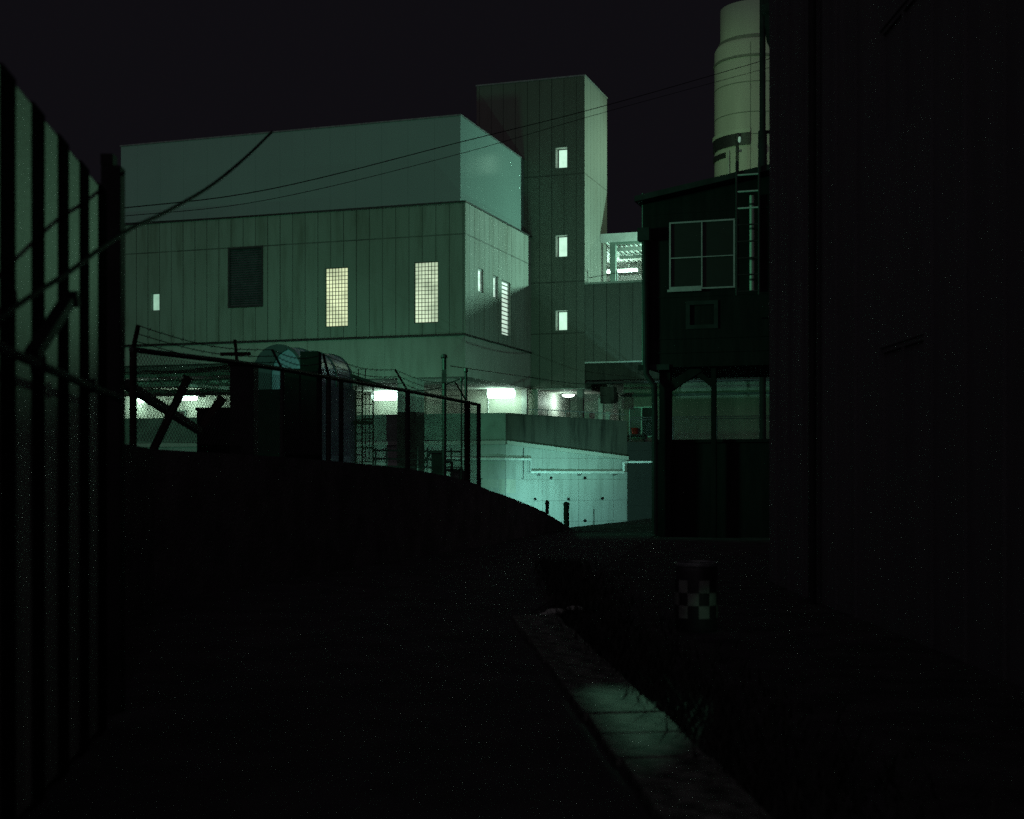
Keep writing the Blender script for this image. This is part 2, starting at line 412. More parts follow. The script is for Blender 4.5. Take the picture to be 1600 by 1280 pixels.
# columns under the facade, dark painted foot
def column(x, y, w, base=True):
    c = MB(); c.box(x-w/2, x+w/2, y, y+w, Z0+1.34, ZS+.01); o = c.build('column', 'column_concrete', B, bevel=.02)
    f = MB(); f.box(x-w/2-.006, x+w/2+.006, y-.006, y+w+.006, Z0-1.9, Z0+1.338); f.build('column_foot', 'brown_paint', o)
xc = (span(BF,(620,600),(650,640),.02))
column((xc[0]+xc[1])/2, .06, xc[1]-xc[0])
column(-9.6, .06, .8); column(-17.5, .06, .8)
# rooms: inner walls
m = MB(); m.box(-9.4, .1, 9.0, 9.2, Z0, ZS+.01); m.box(-9.6, -9.402, .95, 13.4, ZS+.21, ZH+.01); m.box(-9.6, -9.402, 9.0, 13.4, Z0, ZS+.208); m.build('inner_wall', 'cream_wall', B)
m = MB(); m.box(XE, -9.62, 13.4, 13.6, Z0, ZH+.01); m.box(-22.9, -22.7, 7.0, 13.38, Z0, ZH+.01); m.build('hall_wall', 'cream_wall', B)
m = MB(); m.box(XE, -9.62, 13.36, 13.397, Z0, Z0+1.25); m.box(-9.399, .1, 8.965, 8.997, Z0, Z0+1.25); m.build('wainscot', 'green_wainscot', B)
d = span(BF,(276,641),(291,664),13.3)
m = MB(); m.wall(d[0], d[1], Z0, d[3], [(d[0]+.08,d[1]-.08,Z0,d[3]-.08)], 13.27, 13.355); fr = m.build('hall_door', 'green_wainscot', B)
m = MB(); m.box(d[0]+.08, d[1]-.08, 13.30, 13.34, Z0, d[3]-.08); m.build('leaf', 'dark_steel', fr)
# trusses and ducts in the hall
t = MB()
for yy_ in (3.0, 6.5, 10.0):
    t.bar((XE,yy_,6.2),(-9.7,yy_,6.2),.12,.14); t.bar((XE,yy_,5.72),(-9.7,yy_,5.72),.08,.08)
    x = -25.0
    while x < -10.5:
        t.bar((x,yy_,5.72),(x+.75,yy_,6.18),.05); t.bar((x+.75,yy_,6.18),(x+1.5,yy_,5.72),.05); x += 1.5
t.build('truss', 'column_concrete', B)
t = MB(); t.tube([(XE,4.5,5.95),(-10,4.5,5.95)],.09,12); t.tube([(XE,8.2,5.75),(-15.2,8.2,5.75)],.15,12); t.tube([(-20.5,2,5.9),(-20.5,13.3,5.9)],.11,12); t.tube([(-14.2,1.2,5.6),(-12.5,12.9,5.8)],.10,12); t.build('pipe', 'white_paint', B, smooth=True)
t = MB(); t.tube([(-2.2,8.93,Z0),(-2.2,8.93,ZS)],.035,8); t.build('conduit', 'white_paint', B)
t = MB(); t.tube([(-5.6,8.93,Z0+1.25),(-5.6,8.93,ZS)],.03,8); t.build('conduit', 'white_paint', B)
# end post and white passage wall below the tower
t = MB(); p = BF.onY(819,620,8.6); t.box(p.x-.13,p.x+.13,8.6,8.8,Z0,ZS); t.build('corner_post', 'white_paint', B)
t = MB(); t.box(.12,.3,8.9,14.2,Z0,ZS); t.build('passage_wall', 'white_paint', B)
t = MB(); t.box(.32,7.0,14.2,14.4,Z0-.5,ZS+1.5); t.build('passage_end_wall', 'green_wainscot', B)
t = MB(); t.box(2.0,2.9,14.12,14.19,Z0,Z0+2.0); t.build('passage_door', 'column_concrete', B)

def block_window(k, glow, label, n, mz, y=0.0):
    x0,x1,z0,z1 = k
    f = MB(); f.wall(x0, x1, z0, z1, [(x0+.035,x1-.035,z0+.035,z1-.035)], y+.02, y+.2); o = f.build('window', 'mortar', B, bevel=0); o['label'] = label
    g_ = MB(); dx = (x1-x0-.07)/n; dz = (z1-z0-.07)/mz; t_ = .021
    for i in range(1, n): g_.box(x0+.035+i*dx-t_/2, x0+.035+i*dx+t_/2, y+.045, y+.07, z0+.035, z1-.035)
    for j in range(1, mz): g_.box(x0+.035, x1-.035, y+.0452, y+.0698, z0+.035+j*dz-t_/2, z0+.035+j*dz+t_/2)
    g_.build('glazing_grid', 'mortar', o)
    p = MB(); p.box(x0+.03, x1-.03, y+.08, y+.14, z0+.03, z1-.03); p.build('pane', glow, o)
block_window(wA['gb1'], 'block_warm', 'warm yellow lit glass-block window', 7, 15)
block_window(wA['gb2'], 'block_cool', 'paler lit glass-block window', 7, 15)
x0,x1,z0,z1 = wA['lv']
f = MB(); f.wall(x0-.04, x1+.04, z0-.04, z1+.04, [(x0+.03,x1-.03,z0+.03,z1-.03)], -.03, .2); o = f.build('louvre_panel', 'galv_dark', B)
f = MB(); zz = z0+.05
while zz < z1-.08:
    f.quad((x0+.03,.02,zz),(x1-.03,.02,zz),(x1-.03,.12,zz+.10),(x0+.03,.12,zz+.10)); zz += .105
f.box(x0+.03,x1-.03,.14,.16,z0+.03,z1-.03); f.build('slats', 'louvre_dark', o)
def plain_window(P, k, pane, face, d, fr_mat='aluminium', depth=.14, fw=.05, mull=()):
    u0,u1,z0,z1 = k; ax = 'y' if face == 'A' else 'x'; s_ = 1 if face == 'A' else -1
    lo, hi = sorted((d+s_*depth*.55, d+s_*(depth+.04)))
    f = MB(); f.wall(u0, u1, z0, z1, [(u0+fw,u1-fw,z0+fw,z1-fw)], lo, hi, ax); o = f.build('window', fr_mat, P)
    lo, hi = sorted((d+s_*depth*.9, d+s_*(depth+.03)))
    p_ = MB()
    if ax == 'y': p_.box(u0+fw-.01,u1-fw+.01,lo,hi,z0+fw-.01,z1-fw+.01)
    else: p_.box(lo,hi,u0+fw-.01,u1-fw+.01,z0+fw-.01,z1-fw+.01)
    p_.build('pane', pane, o)
    return o
plain_window(B, wA['sm'], 'pane_small', 'A', 0)
plain_window(B, wB['s1'], 'pane_side', 'B', 0, fw=.07)
plain_window(B, wB['s2'], 'pane_side', 'B', 0, fw=.07)
o = plain_window(B, wB['bl'], 'blind_white', 'B', 0, fw=.05)
u0,u1,z0,z1 = wB['bl']
bl = MB(); zz = z0+.12
while zz < z1-.06: bl.box(-.085,-.05,u0+.05,u1-.05,zz,zz+.035); zz += .19
bl.build('blind_slats', 'mortar', o)

# stair tower
TX0, TX1, TY0, TY1 = -2.73, 2.62, 8.74, 12.82
TZ = 20.07
T = thing('stair_tower', 'tall square stair tower with three small lit windows beside the factory', 'tower', BF.wor(0,8.74,0), BF.rz)
def tl(px, py): q = BF.onY(px, py, 8.74); return q
tw = []
for (u0_,v0_,u1_,v1_) in ((868,231,886.5,262),(868,368,886.5,401),(868,485.5,886.5,516)):
    a = tl(u0_,v0_); b = tl(u1_,v1_); tw.append((a.x,b.x,b.z,a.z))
m = MB(); m.wall(TX0, TX1, ZS, TZ, tw, 0, .5); m.box(TX0, TX1, .502, TY1-TY0, ZS, TZ-.002)
# hollow out by keeping the box as the body behind the facade sheet
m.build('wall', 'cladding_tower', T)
m = MB(); m.box(TX0-.03, TX1+.03, -.03, TY1-TY0+.03, TZ, TZ+.07); m.build('coping', 'galv', T)
m = MB(); m.box(TX0+3.0, TX1-.02, .02, TY1-TY0-.02, ZS-.05, ZS-.002); m.build('soffit', 'soffit_paint', T)
for (u0,u1,z0,z1) in tw:
    f = MB(); f.wall(u0, u1, z0, z1, [(u0+.012,u1-.012,z0+.012,z1-.012)], -.012, .34); o = f.build('window', 'white_paint', T)
    f = MB(); f.wall(u0+.013, u1-.013, z0+.013, z1-.013, [(u0+.06,u1-.045,z0+.055,z1-.045)], .342, .44); f.build('frame', 'dark_steel', o)
    f = MB(); f.box(u0+.05, u1-.04, .385, .41, z0+.05, z1-.04); f.build('pane', 'pane_tower', o)
for x in (TX1-.24,):
    c = MB(); c.box(x-.14, x+.14, .02, .3, Z0, ZS-.052); c.build('column', 'column_concrete', T)
q = BF.onY(938.5, 640, 10.2)
c = MB(); c.box(q.x-.12, q.x+.12, 1.45, 1.7, Z0-.2, ZS-.3); c.build('column', 'white_paint', T)

# annex block right of the tower, with the lit walkway on top
AX0, AX1 = TX1+.004, 15.0
AZ0 = 1.6+175/F*62.2; AZ1 = 10.38
N_ = thing('annex_block', 'panelled annex between the stair tower and the black cabin, terrace on top', 'building', BF.wor(TX1,8.78,0), BF.rz)
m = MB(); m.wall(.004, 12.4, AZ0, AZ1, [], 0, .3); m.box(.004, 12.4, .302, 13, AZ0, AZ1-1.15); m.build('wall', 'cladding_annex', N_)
m = MB(); m.box(.006, 12.4, -.06, .36, AZ1, AZ1+.09); m.build('coping', 'pale_pipe', N_)
m = MB(); m.box(.004, 12.4, -.05, .10, AZ0-.07, AZ0-.003); m.build('drip_edge', 'pipe_white', N_)
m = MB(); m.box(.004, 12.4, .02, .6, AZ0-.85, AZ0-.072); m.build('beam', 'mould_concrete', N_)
m = MB(); m.tube([(.1,-.05,AZ0-.98),(9.0,-.05,AZ0-.98)],.07,10); m.build('pipe', 'galv_dark', N_)
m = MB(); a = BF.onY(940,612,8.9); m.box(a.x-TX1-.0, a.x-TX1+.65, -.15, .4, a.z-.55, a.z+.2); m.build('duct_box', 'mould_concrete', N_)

# canopy over the walkway
cy0 = 11.5-8.78; a = BF.onY(938,372,11.5); b = BF.onY(938,364,11.5); zc0 = BF.onY(938,379,11.5).z; zc1 = BF.onY(938,366,11.5).z
K = thing('walkway_canopy', 'pale flat canopy roof over the lit walkway right of the tower', 'canopy', BF.wor(a.x,11.5,AZ1-1.15), BF.rz)
kz = AZ1-1.15
m = MB(); m.box(0, 11.5, 0, .12, zc0-kz, zc1-kz); m.build('fascia', 'white_paint', K)
# corrugated underside: ribs running into the depth, rising to the front
cr = MB(); n = 64; D = 8.5; zb = zc0-kz+.12
for i in range(n):
    xa = -4.45+i*.25
    ys0 = .13 if xa > 0 else 1.6
    for (o0,o1,h0,h1) in ((0,.08,0,0),(.08,.125,0,.05),(.125,.205,.05,.05),(.205,.25,.05,0)):
        cr.quad((xa+o0,ys0,zb+h0-.5*(ys0-.13)/(D-.13)),(xa+o1,ys0,zb+h1-.5*(ys0-.13)/(D-.13)),(xa+o1,D,zb+h1-.5),(xa+o0,D,zb+h0-.5))
cr.build('roof_sheet', 'white_paint', K)
m = MB()
for yb in (1.8,3.6,5.4,7.2): m.box(.05,11.5,yb,yb+.1,zb-.16-.06*yb,zb-.06*yb-.01)
for xb in (3.0,6.0,9.0):
    for yb in (1.8,3.6,5.4): m.bar((xb,yb+.05,zb-.1-.06*yb),(xb+1.4,yb+1.85,zb-.16-.06*yb),.05)
m.build('purlins', 'column_concrete', K)
p = BF.onY(957,420,11.62)
for k,dx in enumerate((0,3.4,6.8,10.0)):
    m = MB(); m.box(p.x-a.x-.14+dx, p.x-a.x+.14+dx, .14, .40, 0, zb-.02-.03); m.build('column', 'green_wainscot', K)
m = MB(); m.box(p.x-a.x+.15, 11.5, .16, .34, zb-.24, zb-.04); m.build('beam', 'green_wainscot', K)
m = MB(); m.box(-4.4, 11.5, D, D+.12, -.6, zb-.35); m.build('back_wall', 'white_paint', K)
# rail of the terrace near the tower
R_ = thing('terrace_rail', 'thin handrail on the annex terrace against the lit tower side', 'railing', BF.wor(2.9,9.4,AZ1-1.15), BF.rz)
m = MB()
for x in (1.1,): m.tube([(x,0,0),(x,0,1.85)],.04,8)
m.build('post', 'galv', R_)
m = MB(); m.tube([(-.25,0,1.55),(1.1,0,1.72)],.018,6); m.tube([(1.1,0,1.72),(4,0,1.72)],.018,6); m.build('rail', 'galv', R_)

def light(kind, name, loc, power, col, parent, rad=.12, aim=None, cone=None, blend=.5):
    d=bpy.data.lights.new(name,kind); d.energy=power; d.color=col; d.shadow_soft_size=rad
    o=bpy.data.objects.new(name,d); C.objects.link(o)
    if kind == 'SPOT': d.spot_size=math.radians(cone); d.spot_blend=blend
    M0=ROOT[parent.name]; o.parent=parent; o.location=M0.inverted()@Vector(loc)
    if aim is not None:
        v=(M0.to_3x3().inverted()@(Vector(aim)-Vector(loc))); o.rotation_euler=v.to_track_quat('-Z','Y').to_euler()
    return o
# fluorescent lamps
def tube_lamp(loc, rz, glow, label, group, L_=1.25, h=.09, hang=0.0, power=0):
    r_ = thing('fluorescent_lamp', label, 'lamp', loc, rz, group)
    a = MB(); a.box(-L_/2, L_/2, -.06, .06, .03, .10)
    if hang:
        for sx in (-.4,.4): a.box(sx-.012, sx+.012, -.012, .012, .10, .10+hang)
    a.build('housing', 'white_paint', r_)
    b = MB(); b.tube([(-L_/2+.03,0,-h*.3),(L_/2-.03,0,-h*.3)], h, 10); b.build('tube', glow, r_, smooth=True)
    if power:
        M0 = ROOT[r_.name]
        for sx_ in (-.3, .3): light('POINT', 'bulb', tuple(M0 @ Vector((sx_*L_, -.16-h*.4, -.12-h))), power/2, (.60,1.0,.78), r_, .10)
    return r_
def lampA(px, py, yl, *k, **kw):
    q = BF.onY(px, py, yl); return tube_lamp(BF.wor(q.x, q.y, q.z), BF.rz, *k, **kw)
lampA(783, 612, 8.35, 'tube_glow', 'large glaring fluorescent lamp under the factory soffit near the tower corner', 'fluorescent lamps under the factory soffit', L_=1.3, h=.24, power=60)
lampA(602, 616, 8.35, 'tube_glow', 'glaring fluorescent lamp between the factory column and the caged ladder', 'fluorescent lamps under the factory soffit', L_=1.3, h=.24, power=60)
lampA(291, 621, 12.4, 'tube_glow_hall', 'hall fluorescent lamp over the pale wall beside the leaning dark pole', 'fluorescent lamps in the hall at left', L_=1.3, h=.13, power=42)
lampA(222, 624, 10.5, 'tube_glow_hall', 'leftmost hall fluorescent lamp behind the fence corner post', 'fluorescent lamps in the hall at left', L_=1.6, h=.13, power=50)
for i, px in enumerate((971, 1052, 1120, 1185)):
    q = BF.onY(px, 423 - 0*i, 16.4)
    zq = BF.onY(971,423,16.4).z
    tube_lamp(BF.wor(q.x, 16.4, zq), BF.rz, 'canopy_glow', ('long bare fluorescent tube seen between the canopy column and the black cabin','fluorescent tube under the canopy just behind the cabin downpipe','fluorescent tube under the canopy behind the cabin window','fluorescent tube under the canopy hidden farthest behind the cabin')[i], 'fluorescent tubes under the walkway canopy', L_=1.75, h=.085, hang=.3, power=70)
q = BF.onY(942, 424, 16.0)
tube_lamp(BF.wor(q.x-.3, 16.0, q.z), BF.rz, 'canopy_glow', 'fluorescent tube under the canopy cut off by the tower edge', 'fluorescent tubes under the walkway canopy', L_=1.0, h=.085, hang=.3, power=40)
q = BF.onY(888, 616, 11.6)
b_ = thing('bulkhead_lamp', 'oval bulkhead lamp on the passage ceiling under the stair tower', 'lamp', BF.wor(q.x, q.y, ZS-.12), BF.rz)
m = MB(); m.lathe([(.33,.06),(.33,0)],(0,0,0),24); m.build('base', 'white_paint', b_)
m = MB(); m.lathe([(.30,-.002),(.29,-.06),(.2,-.11),(.02,-.13)],(0,0,0),24); m.build('diffuser', 'bulkhead_glow', b_, smooth=True)
light('POINT','bulb',tuple(BF.wor(q.x-.1, q.y-.1, ZS-.5)),36,(.72,1.0,.82),b_,.12)

# ------------------------------------------------------------------ ramp wall in front of the parking deck
PC = BF.wor(1.4, 1.0, 0)                  # corner
PE = Vector((180/F*58.6, 58.6, 0))        # right end
RW = thing('ramp_wall', 'teal-lit concrete retaining wall with stained parapet and a stepped pipe', 'retaining wall', (PC.x,PC.y,-1.0))
def slab_along(p, q, zt0, zt1, zb0, zb1, th, name, mat, ext=0, parent=RW, off=0.0, bevel=0):
    p = Vector((p.x,p.y,0)); q = Vector((q.x,q.y,0)); d = (q-p).normalized(); n_ = Vector((d.y,-d.x,0))
    p2 = p+n_*off; q2 = q+n_*off; m = MB(); i = len(m.v)
    A = [(p2,zb0),(q2,zb1),(q2,zt1),(p2,zt0)]
    for s_ in (0,-th):
        for v,z in A: m.v.append(tuple(v+n_*s_+Vector((0,0,z))))
    m.f += [(0,1,2,3),(7,6,5,4),(0,4,5,1),(1,5,6,2),(2,6,7,3),(3,7,4,0)]
    return m.build(name, mat, parent, world=True, bevel=bevel)
PL = BF.wor(-26, 1.0, 0)
zt = 4.11; zl = 2.80; ze_t = EYE+82/F*58.6; ze_l = EYE+21/F*58.6
slab_along(PL, PC, zl, zl, -1.6, -1.6, .3, 'retaining_wall', 'ramp_concrete')
slab_along(PC, PE, zl, ze_l, -1.6, -1.6, .3, 'retaining_wall', 'ramp_concrete')
slab_along(PL, PC, zl+.16, zl+.16, zl+.002, zl+.002, .5, 'ledge', 'ledge_concrete', off=.12)
slab_along(PC, PE, zl+.16, ze_l+.16, zl+.002, ze_l+.002, .5, 'ledge', 'ledge_concrete', off=.12)
slab_along(PL, PC, zt, zt, zl+.162, zl+.162, .22, 'parapet', 'green_wainscot')
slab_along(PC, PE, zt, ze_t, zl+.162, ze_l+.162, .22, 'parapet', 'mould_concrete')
# stepped pipe along the wall
def onseg(px, py, off=.16):
    d = Vector(((px-CX)/F, 1, (HY-py)/F)); s_ = (PE-PC); s_.z = 0; s_.normalize(); n_ = Vector((s_.y,-s_.x,0))
    if px < 790:
        n_ = -BF.b; o_ = PC+n_*off
    else: o_ = PC+n_*off
    c = Vector((0,0,EYE)); t_ = (o_-c).dot(n_)/d.dot(n_); return c+d*t_
pp = [onseg(x,y) for x,y in ((690,716),(750,717),(789,717),(829,717.5),(829,737.5),(900,738),(974,738),(974.5,723),(979,722))]
m = MB(); m.tube(pp, .065, 8); m.build('pipe', 'pipe_white', RW, world=True)
m = MB()
for x,y in ((842,739),(905,739),(960,739)):
    p_ = onseg(x,y,.05); m.box(p_.x-.06,p_.x+.06,p_.y-.05,p_.y+.1,p_.z-.12,p_.z+.04)
m.build('pipe_bracket', 'galv_dark', RW, world=True)
m = MB()
for x,y in ((861,747),(914,747),(836,780),(888,780),(941,779),(914,813.5)):
    p_ = onseg(x,y,.012); s_ = (PE-PC).normalized(); n_ = Vector((s_.y,-s_.x,0)); m.tube([p_+n_*.02,p_-n_*.02],.065,10)
m.build('drain_holes', 'black_rubber', RW, world=True)
for (x0_,y0_,x1_,y1_,mt,nm) in ((780,749,789.4,771,'pale_pipe','paint_patch'),(790.8,749,806,771,'pale_pipe','paint_patch'),(752,749,779,762,'ledge_concrete','repair_patch'),(783,718,806,733,'ledge_concrete','repair_patch')):
    if x0_ < 790 and x1_ > 790: x1_ = 789.5
    p0 = onseg(x0_,y1_,.004); p1 = onseg(x1_,y0_,.004); p2 = onseg(x0_,y0_,.004)
    m = MB(); m.quad((p0.x,p0.y,p0.z),(p1.x,p1.y,p0.z),(p1.x,p1.y,p2.z),(p0.x,p0.y,p2.z)); m.build(nm, mt, RW, world=True)
m = MB()
for pts in (((751,784),(751,748),(817,748)),((818,748),(818,700))):
    q_ = [onseg(x,y,.02) for x,y in pts]
    for u_,v_ in zip(q_,q_[1:]): m.bar(u_,v_,.03,.03)
m.build('cable', 'galv_dark', RW, world=True)
# handrail on the parapet
HR = thing('parapet_rail', 'thin steel handrail on top of the stained ramp parapet', 'railing', (PC.x,PC.y,zt))
def onpar(px, f):   # point over parapet top at pixel column px, f metres above
    p_ = onseg(px, 640, -.1); t_ = (p_-PC).length/(PE-PC).length; return Vector((p_.x,p_.y,zt+(ze_t-zt)*t_+f))
m = MB(); m.tube([onpar(x,.34) for x in (822,850,880,906,940,978)],.018,6); m.build('rail', 'galv', HR, world=True)
for x in (823,856,884,906,952):
    m = MB(); m.tube([onpar(x,-.03),onpar(x,.34)],.016,6); m.build('post', 'galv', HR, world=True)
# ramp deck behind the right parapet
m = MB(); q1=BF.wor(1.3,1.3,0); q2=PE; q3=BF.wor(14,12,0); q4=BF.wor(1.3,14.2,0); q5=BF.wor(14,20,0)
m.prism([(q1.x+.3,q1.y+.4),(PE.x-.2,PE.y+.5),(q3.x,q3.y),(q5.x,q5.y),(q4.x,q4.y)],'z',1.0,2.35); tag(m.build('terrace', 'yard_ground'), kind='structure')
# white board by the passage
o_ = BF.onY(932,650,9.6)
m = MB(); a_=BF.onY(912,644,10.6); b2_=BF.onY(953,660,10.6); m.box(0,b2_.x-a_.x,0,.06,0,a_.z-b2_.z+.5)
wb = m.build('white_board', 'white_paint'); wb.location = BF.wor(a_.x,10.6,b2_.z-.5); wb.rotation_euler=(0,0,BF.rz)
tag(wb, 'low white board standing behind the white column at the ramp end', 'board')

# side wall continuing right, dark
SW = thing('side_wall', 'retaining wall right of the teal-lit wall, shade put into its dark colour', 'retaining wall', (PE.x,PE.y,-1))
PR = PE+BF.a*12
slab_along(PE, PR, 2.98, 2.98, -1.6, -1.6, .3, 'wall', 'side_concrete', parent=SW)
m = MB(); m.tube([onseg(979,722), PE-BF.b*.1+Vector((0,0,EYE+18/F*58.6)), PE+BF.a*6-BF.b*.1+Vector((0,0,EYE+18/F*58.6))], .05, 8); m.build('pipe', 'pipe_white', SW, world=True)
m = MB(); m.box(0,0.1,0,.1,0,1); 
FE = thing('wire_fence', 'low wire fence along the dark side wall before the pale house', 'fence', (PE.x,PE.y,2.98))
e0 = PE+BF.b*.15
for k in range(5):
    m = MB(); p_ = e0+BF.a*(k*1.9+.1); m.tube([p_+Vector((0,0,2.97)), p_+Vector((0,0,4.05))],.03,6); m.build('post', 'galv_dark', FE, world=True)
m = MB()
for z_ in (4.04,3.95): m.tube([e0+BF.a*.1+Vector((0,0,z_)), e0+BF.a*9+Vector((0,0,z_))],.022,6)
m.build('rail', 'galv_dark', FE, world=True)
m = MB(); x=.1
while x < 7.7:
    for s_ in (1,-1):
        xa, xb = (x, x+1.05) if s_ > 0 else (x+1.05, x)
        m.tube([e0+BF.a*xa+Vector((0,0,3.0)), e0+BF.a*xb+Vector((0,0,3.95))],.006,3,False)
    x += .11
m.build('wire_mesh', 'galv_dark', FE, world=True)

# pale house under the annex
ph = BF.wor(TX1+1.2, 11.4, 2.35)
PH = thing('pale_house', 'pale low house wall behind the cabin stilts with a sliding window', 'house', ph, BF.rz)
def phl(px, py): q = BF.onY(px, py, 11.4); return q.x-(TX1+1.2), q.z-2.35
ax_, az_ = phl(983,636); bx_, bz_ = phl(1021,683)
m = MB(); m.wall(0, 11, 0, AZ0-.01-2.35, [(ax_,bx_,bz_,az_)], 0, .2); m.build('wall', 'house_pale', PH)
m = MB(); m.box(-.1, 11, -.25, -.002, AZ0-1.5-2.35, AZ0-1.4-2.35); m.build('eave', 'galv_dark', PH)
m = MB(); mid=(ax_+bx_)/2+.02
m.wall(ax_,bx_,bz_,az_,[(ax_+.05,mid-.03,bz_+.05,az_-.05),(mid+.03,bx_-.05,bz_+.05,az_-.05)],-.03,.08); sw = m.build('sliding_window', 'aluminium', PH)
m = MB(); m.box(ax_+.04,mid-.02,.02,.04,bz_+.04,az_-.04); m.build('pane', 'green_wainscot', sw)
m = MB(); m.box(mid+.02,bx_-.04,.03,.05,bz_+.04,az_-.04); m.build('pane', 'dark_glass', sw)
m = MB(); cx_,cz_=phl(955,620); m.box(cx_-.35,cx_+.35,-.35,-.01,cz_-.25,cz_+.2); m.build('vent_box', 'mould_concrete', PH)
# red bucket in front of the window
qx,qz = phl(994,676)
m = MB(); m.lathe([(.10,0),(.13,.02),(.165,.30),(.18,.31),(.165,.29),(.13,.03)],(0,0,0),20)
bk = m.build('bucket', 'red_plastic', smooth=True); q = BF.wor(TX1+1.2+qx, 11.1, 2.35+qz-.1); bk.location = q
tag(bk, 'small orange-red bucket below the sliding window of the pale house', 'bucket')
m = MB(); m.box(-.5,.5,-.25,.25,0,.06)
for sx in (-.45,.45):
    for sy in (-.2,.2): m.box(sx-.03,sx+.03,sy-.03,sy+.03,-(qz-.1),0)
bn = m.build('bench', 'galv_dark'); bn.location = (q.x,q.y,q.z-.062); bn.rotation_euler=(0,0,BF.rz); tag(bn, 'dark bench under the red bucket before the pale house', 'bench')

# ------------------------------------------------------------------ stack
SY = 80.0; sx = (1178-CX)/F*SY; R1 = 61/F*SY; R2 = 52/F*SY
ST = thing('chimney_stack', 'huge pale cylindrical stack with a narrower top above the cabin roof', 'chimney', (sx,SY,0))
def zz_(py, Y=None): return EYE+(HY-py)/F*(Y or SY)
zr = zz_(76)
m = MB(); m.lathe([(R1,0),(R1,zr-.25),(R1-.12,zr-.02),(R2+.02,zr)],(0,0,0),72); m.build('shell', 'stack_paint', ST, smooth=True)
m = MB(); m.lathe([(R2,zr-.1),(R2,zz_(17)),(R2-.1,zz_(17)),(R2-.1,zz_(30))],(0,0,0),72,close=False); m.build('upper_shell', 'stack_paint', ST, smooth=True)
m = MB()
for py in (144,190,224): m.lathe([(R1+.002,zz_(py)-.025),(R1+.02,zz_(py)-.02),(R1+.02,zz_(py)+.02),(R1+.002,zz_(py)+.025)],(0,0,0),72,close=False)
m.build('seam_band', 'stack_seam', ST, smooth=True)
m = MB(); m.lathe([(R1+.01,zz_(104)-.07),(R1+.06,zz_(104)-.06),(R1+.06,zz_(104)+.06),(R1+.01,zz_(104)+.07)],(0,0,0),72,close=False); m.lathe([(R2+.01,zr),(R2+.1,zr+.02),(R2+.1,zr+.22),(R2+.01,zr+.24)],(0,0,0),72,close=False); m.build('hoop', 'stack_seam', ST, smooth=True)
va = -PI/2-math.radians(15)
m = MB(); m.lathe([(R1+.001,2),(R1+.012,2),(R1+.012,zr-.3),(R1+.001,zr-.3)],(0,0,0),2,va-.008,va+.008); m.build('seam', 'stack_seam', ST)
def arcbox(r0,r1,z0,z1,a0,a1,name,mat):
    m = MB(); m.lathe([(r0,z0),(r1,z0),(r1,z1),(r0,z1),(r0,z0)],(0,0,0),24,a0,a1); return m.build(name, mat, ST)
arcbox(R1+.003,R1+.09,zz_(240),zz_(222),-PI-.1,va+.0,'platform','galv_dark')
arcbox(R1+.003,R1+.08,zz_(255),zz_(247),-PI-.1,-PI+.62,'louvre','galv_dark')
arcbox(R1+.092,R1+.12,zz_(222),zz_(216),-PI-.1,va+.0,'platform_rim','stack_paint')
m = MB()
ang=-PI+.75; m.tube([((R1+.1)*math.cos(ang),(R1+.1)*math.sin(ang),0),((R1+.1)*math.cos(ang),(R1+.1)*math.sin(ang),zz_(246))],.07,8); m.build('standpipe','pale_pipe',ST)

PX=Vector(((1152-CX)/F*75.8,75.8,0)); lpz=EYE+(HY-226)/F*75.8
LP=thing('lamp_pole','thin dark lamp pole with a small shining head before the pale stack','lamp pole',(PX.x,PX.y,9.0))
m=MB(); m.tube([PX+Vector((0,0,9)),PX+Vector((0,0,lpz+.5))],.09,10); m.build('pole','dark_steel',LP,world=True)
hd=PX+Vector((.0,0,lpz+.22)); lv=(BF.wor(-.35,3.5,15.0)-hd); lv.z=0; lv.normalize(); lu=Vector((lv.y,-lv.x,0))
m=MB(); m.lathe([(.02,.34),(.14,.30),(.19,.10),(.19,-.02),(.02,-.04)],hd+Vector((.05,0,.1)),14); m.build('head','galv_dark',LP,world=True,smooth=True)
m=MB(); m.lathe([(.05,-.06),(.09,-.12),(.07,-.34),(.02,-.40)],hd+Vector((.10,-.14,.25)),12); m.build('lens','lens_lamp',LP,world=True,smooth=True)
m=MB(); m.bar(PX+Vector((-.1,0,lpz-.35)),PX+Vector((.25,0,lpz-.35)),.09,.14); m.build('bracket','galv',LP,world=True)
LPV=(hd+lv*.35,lv)

# dark mast with a transformer can in front of the stack
my = 45.0; mx = (1191.5-CX)/F*my; mr = 4.6/F*my
MA = thing('utility_mast', 'slim black utility mast with a transformer can in front of the pale stack', 'mast', (mx,my,-.8))
m = MB(); m.tube([(0,0,-.5),(0,0,9),(0,0,19.5)],[mr*1.25,mr*1.08,mr],14); m.build('pole', 'black_roof', MA, smooth=True)
zc = lambda py: EYE+(HY-py)/F*my+.8
m = MB(); m.tube([(0,0,zc(262)),(0,0,zc(205))],mr*1.5,14); m.build('sleeve', 'black_roof', MA, smooth=True)
m = MB(); m.bar((-.05,0,zc(206)),(.35,0,zc(206)),.06,.09); m.build('clamp', 'black_roof', MA)
m = MB(); m.lathe([(.02,zc(80)),(.18,zc(78)),(.30,zc(66)),(.34,zc(50)),(.37,zc(40)),(.37,zc(28)),(.47,zc(24)),(.50,zc(12)),(.42,zc(6)),(.40,zc(-20)),(.1,zc(-24))],(.42,-.1,0),24); m.build('transformer_can', 'black_roof', MA, smooth=True)
m = MB(); m.bar((-.35,-.08,zc(-8)),(1.1,-.08,zc(-8)),.09,.09); m.build('crossarm', 'black_roof', MA)

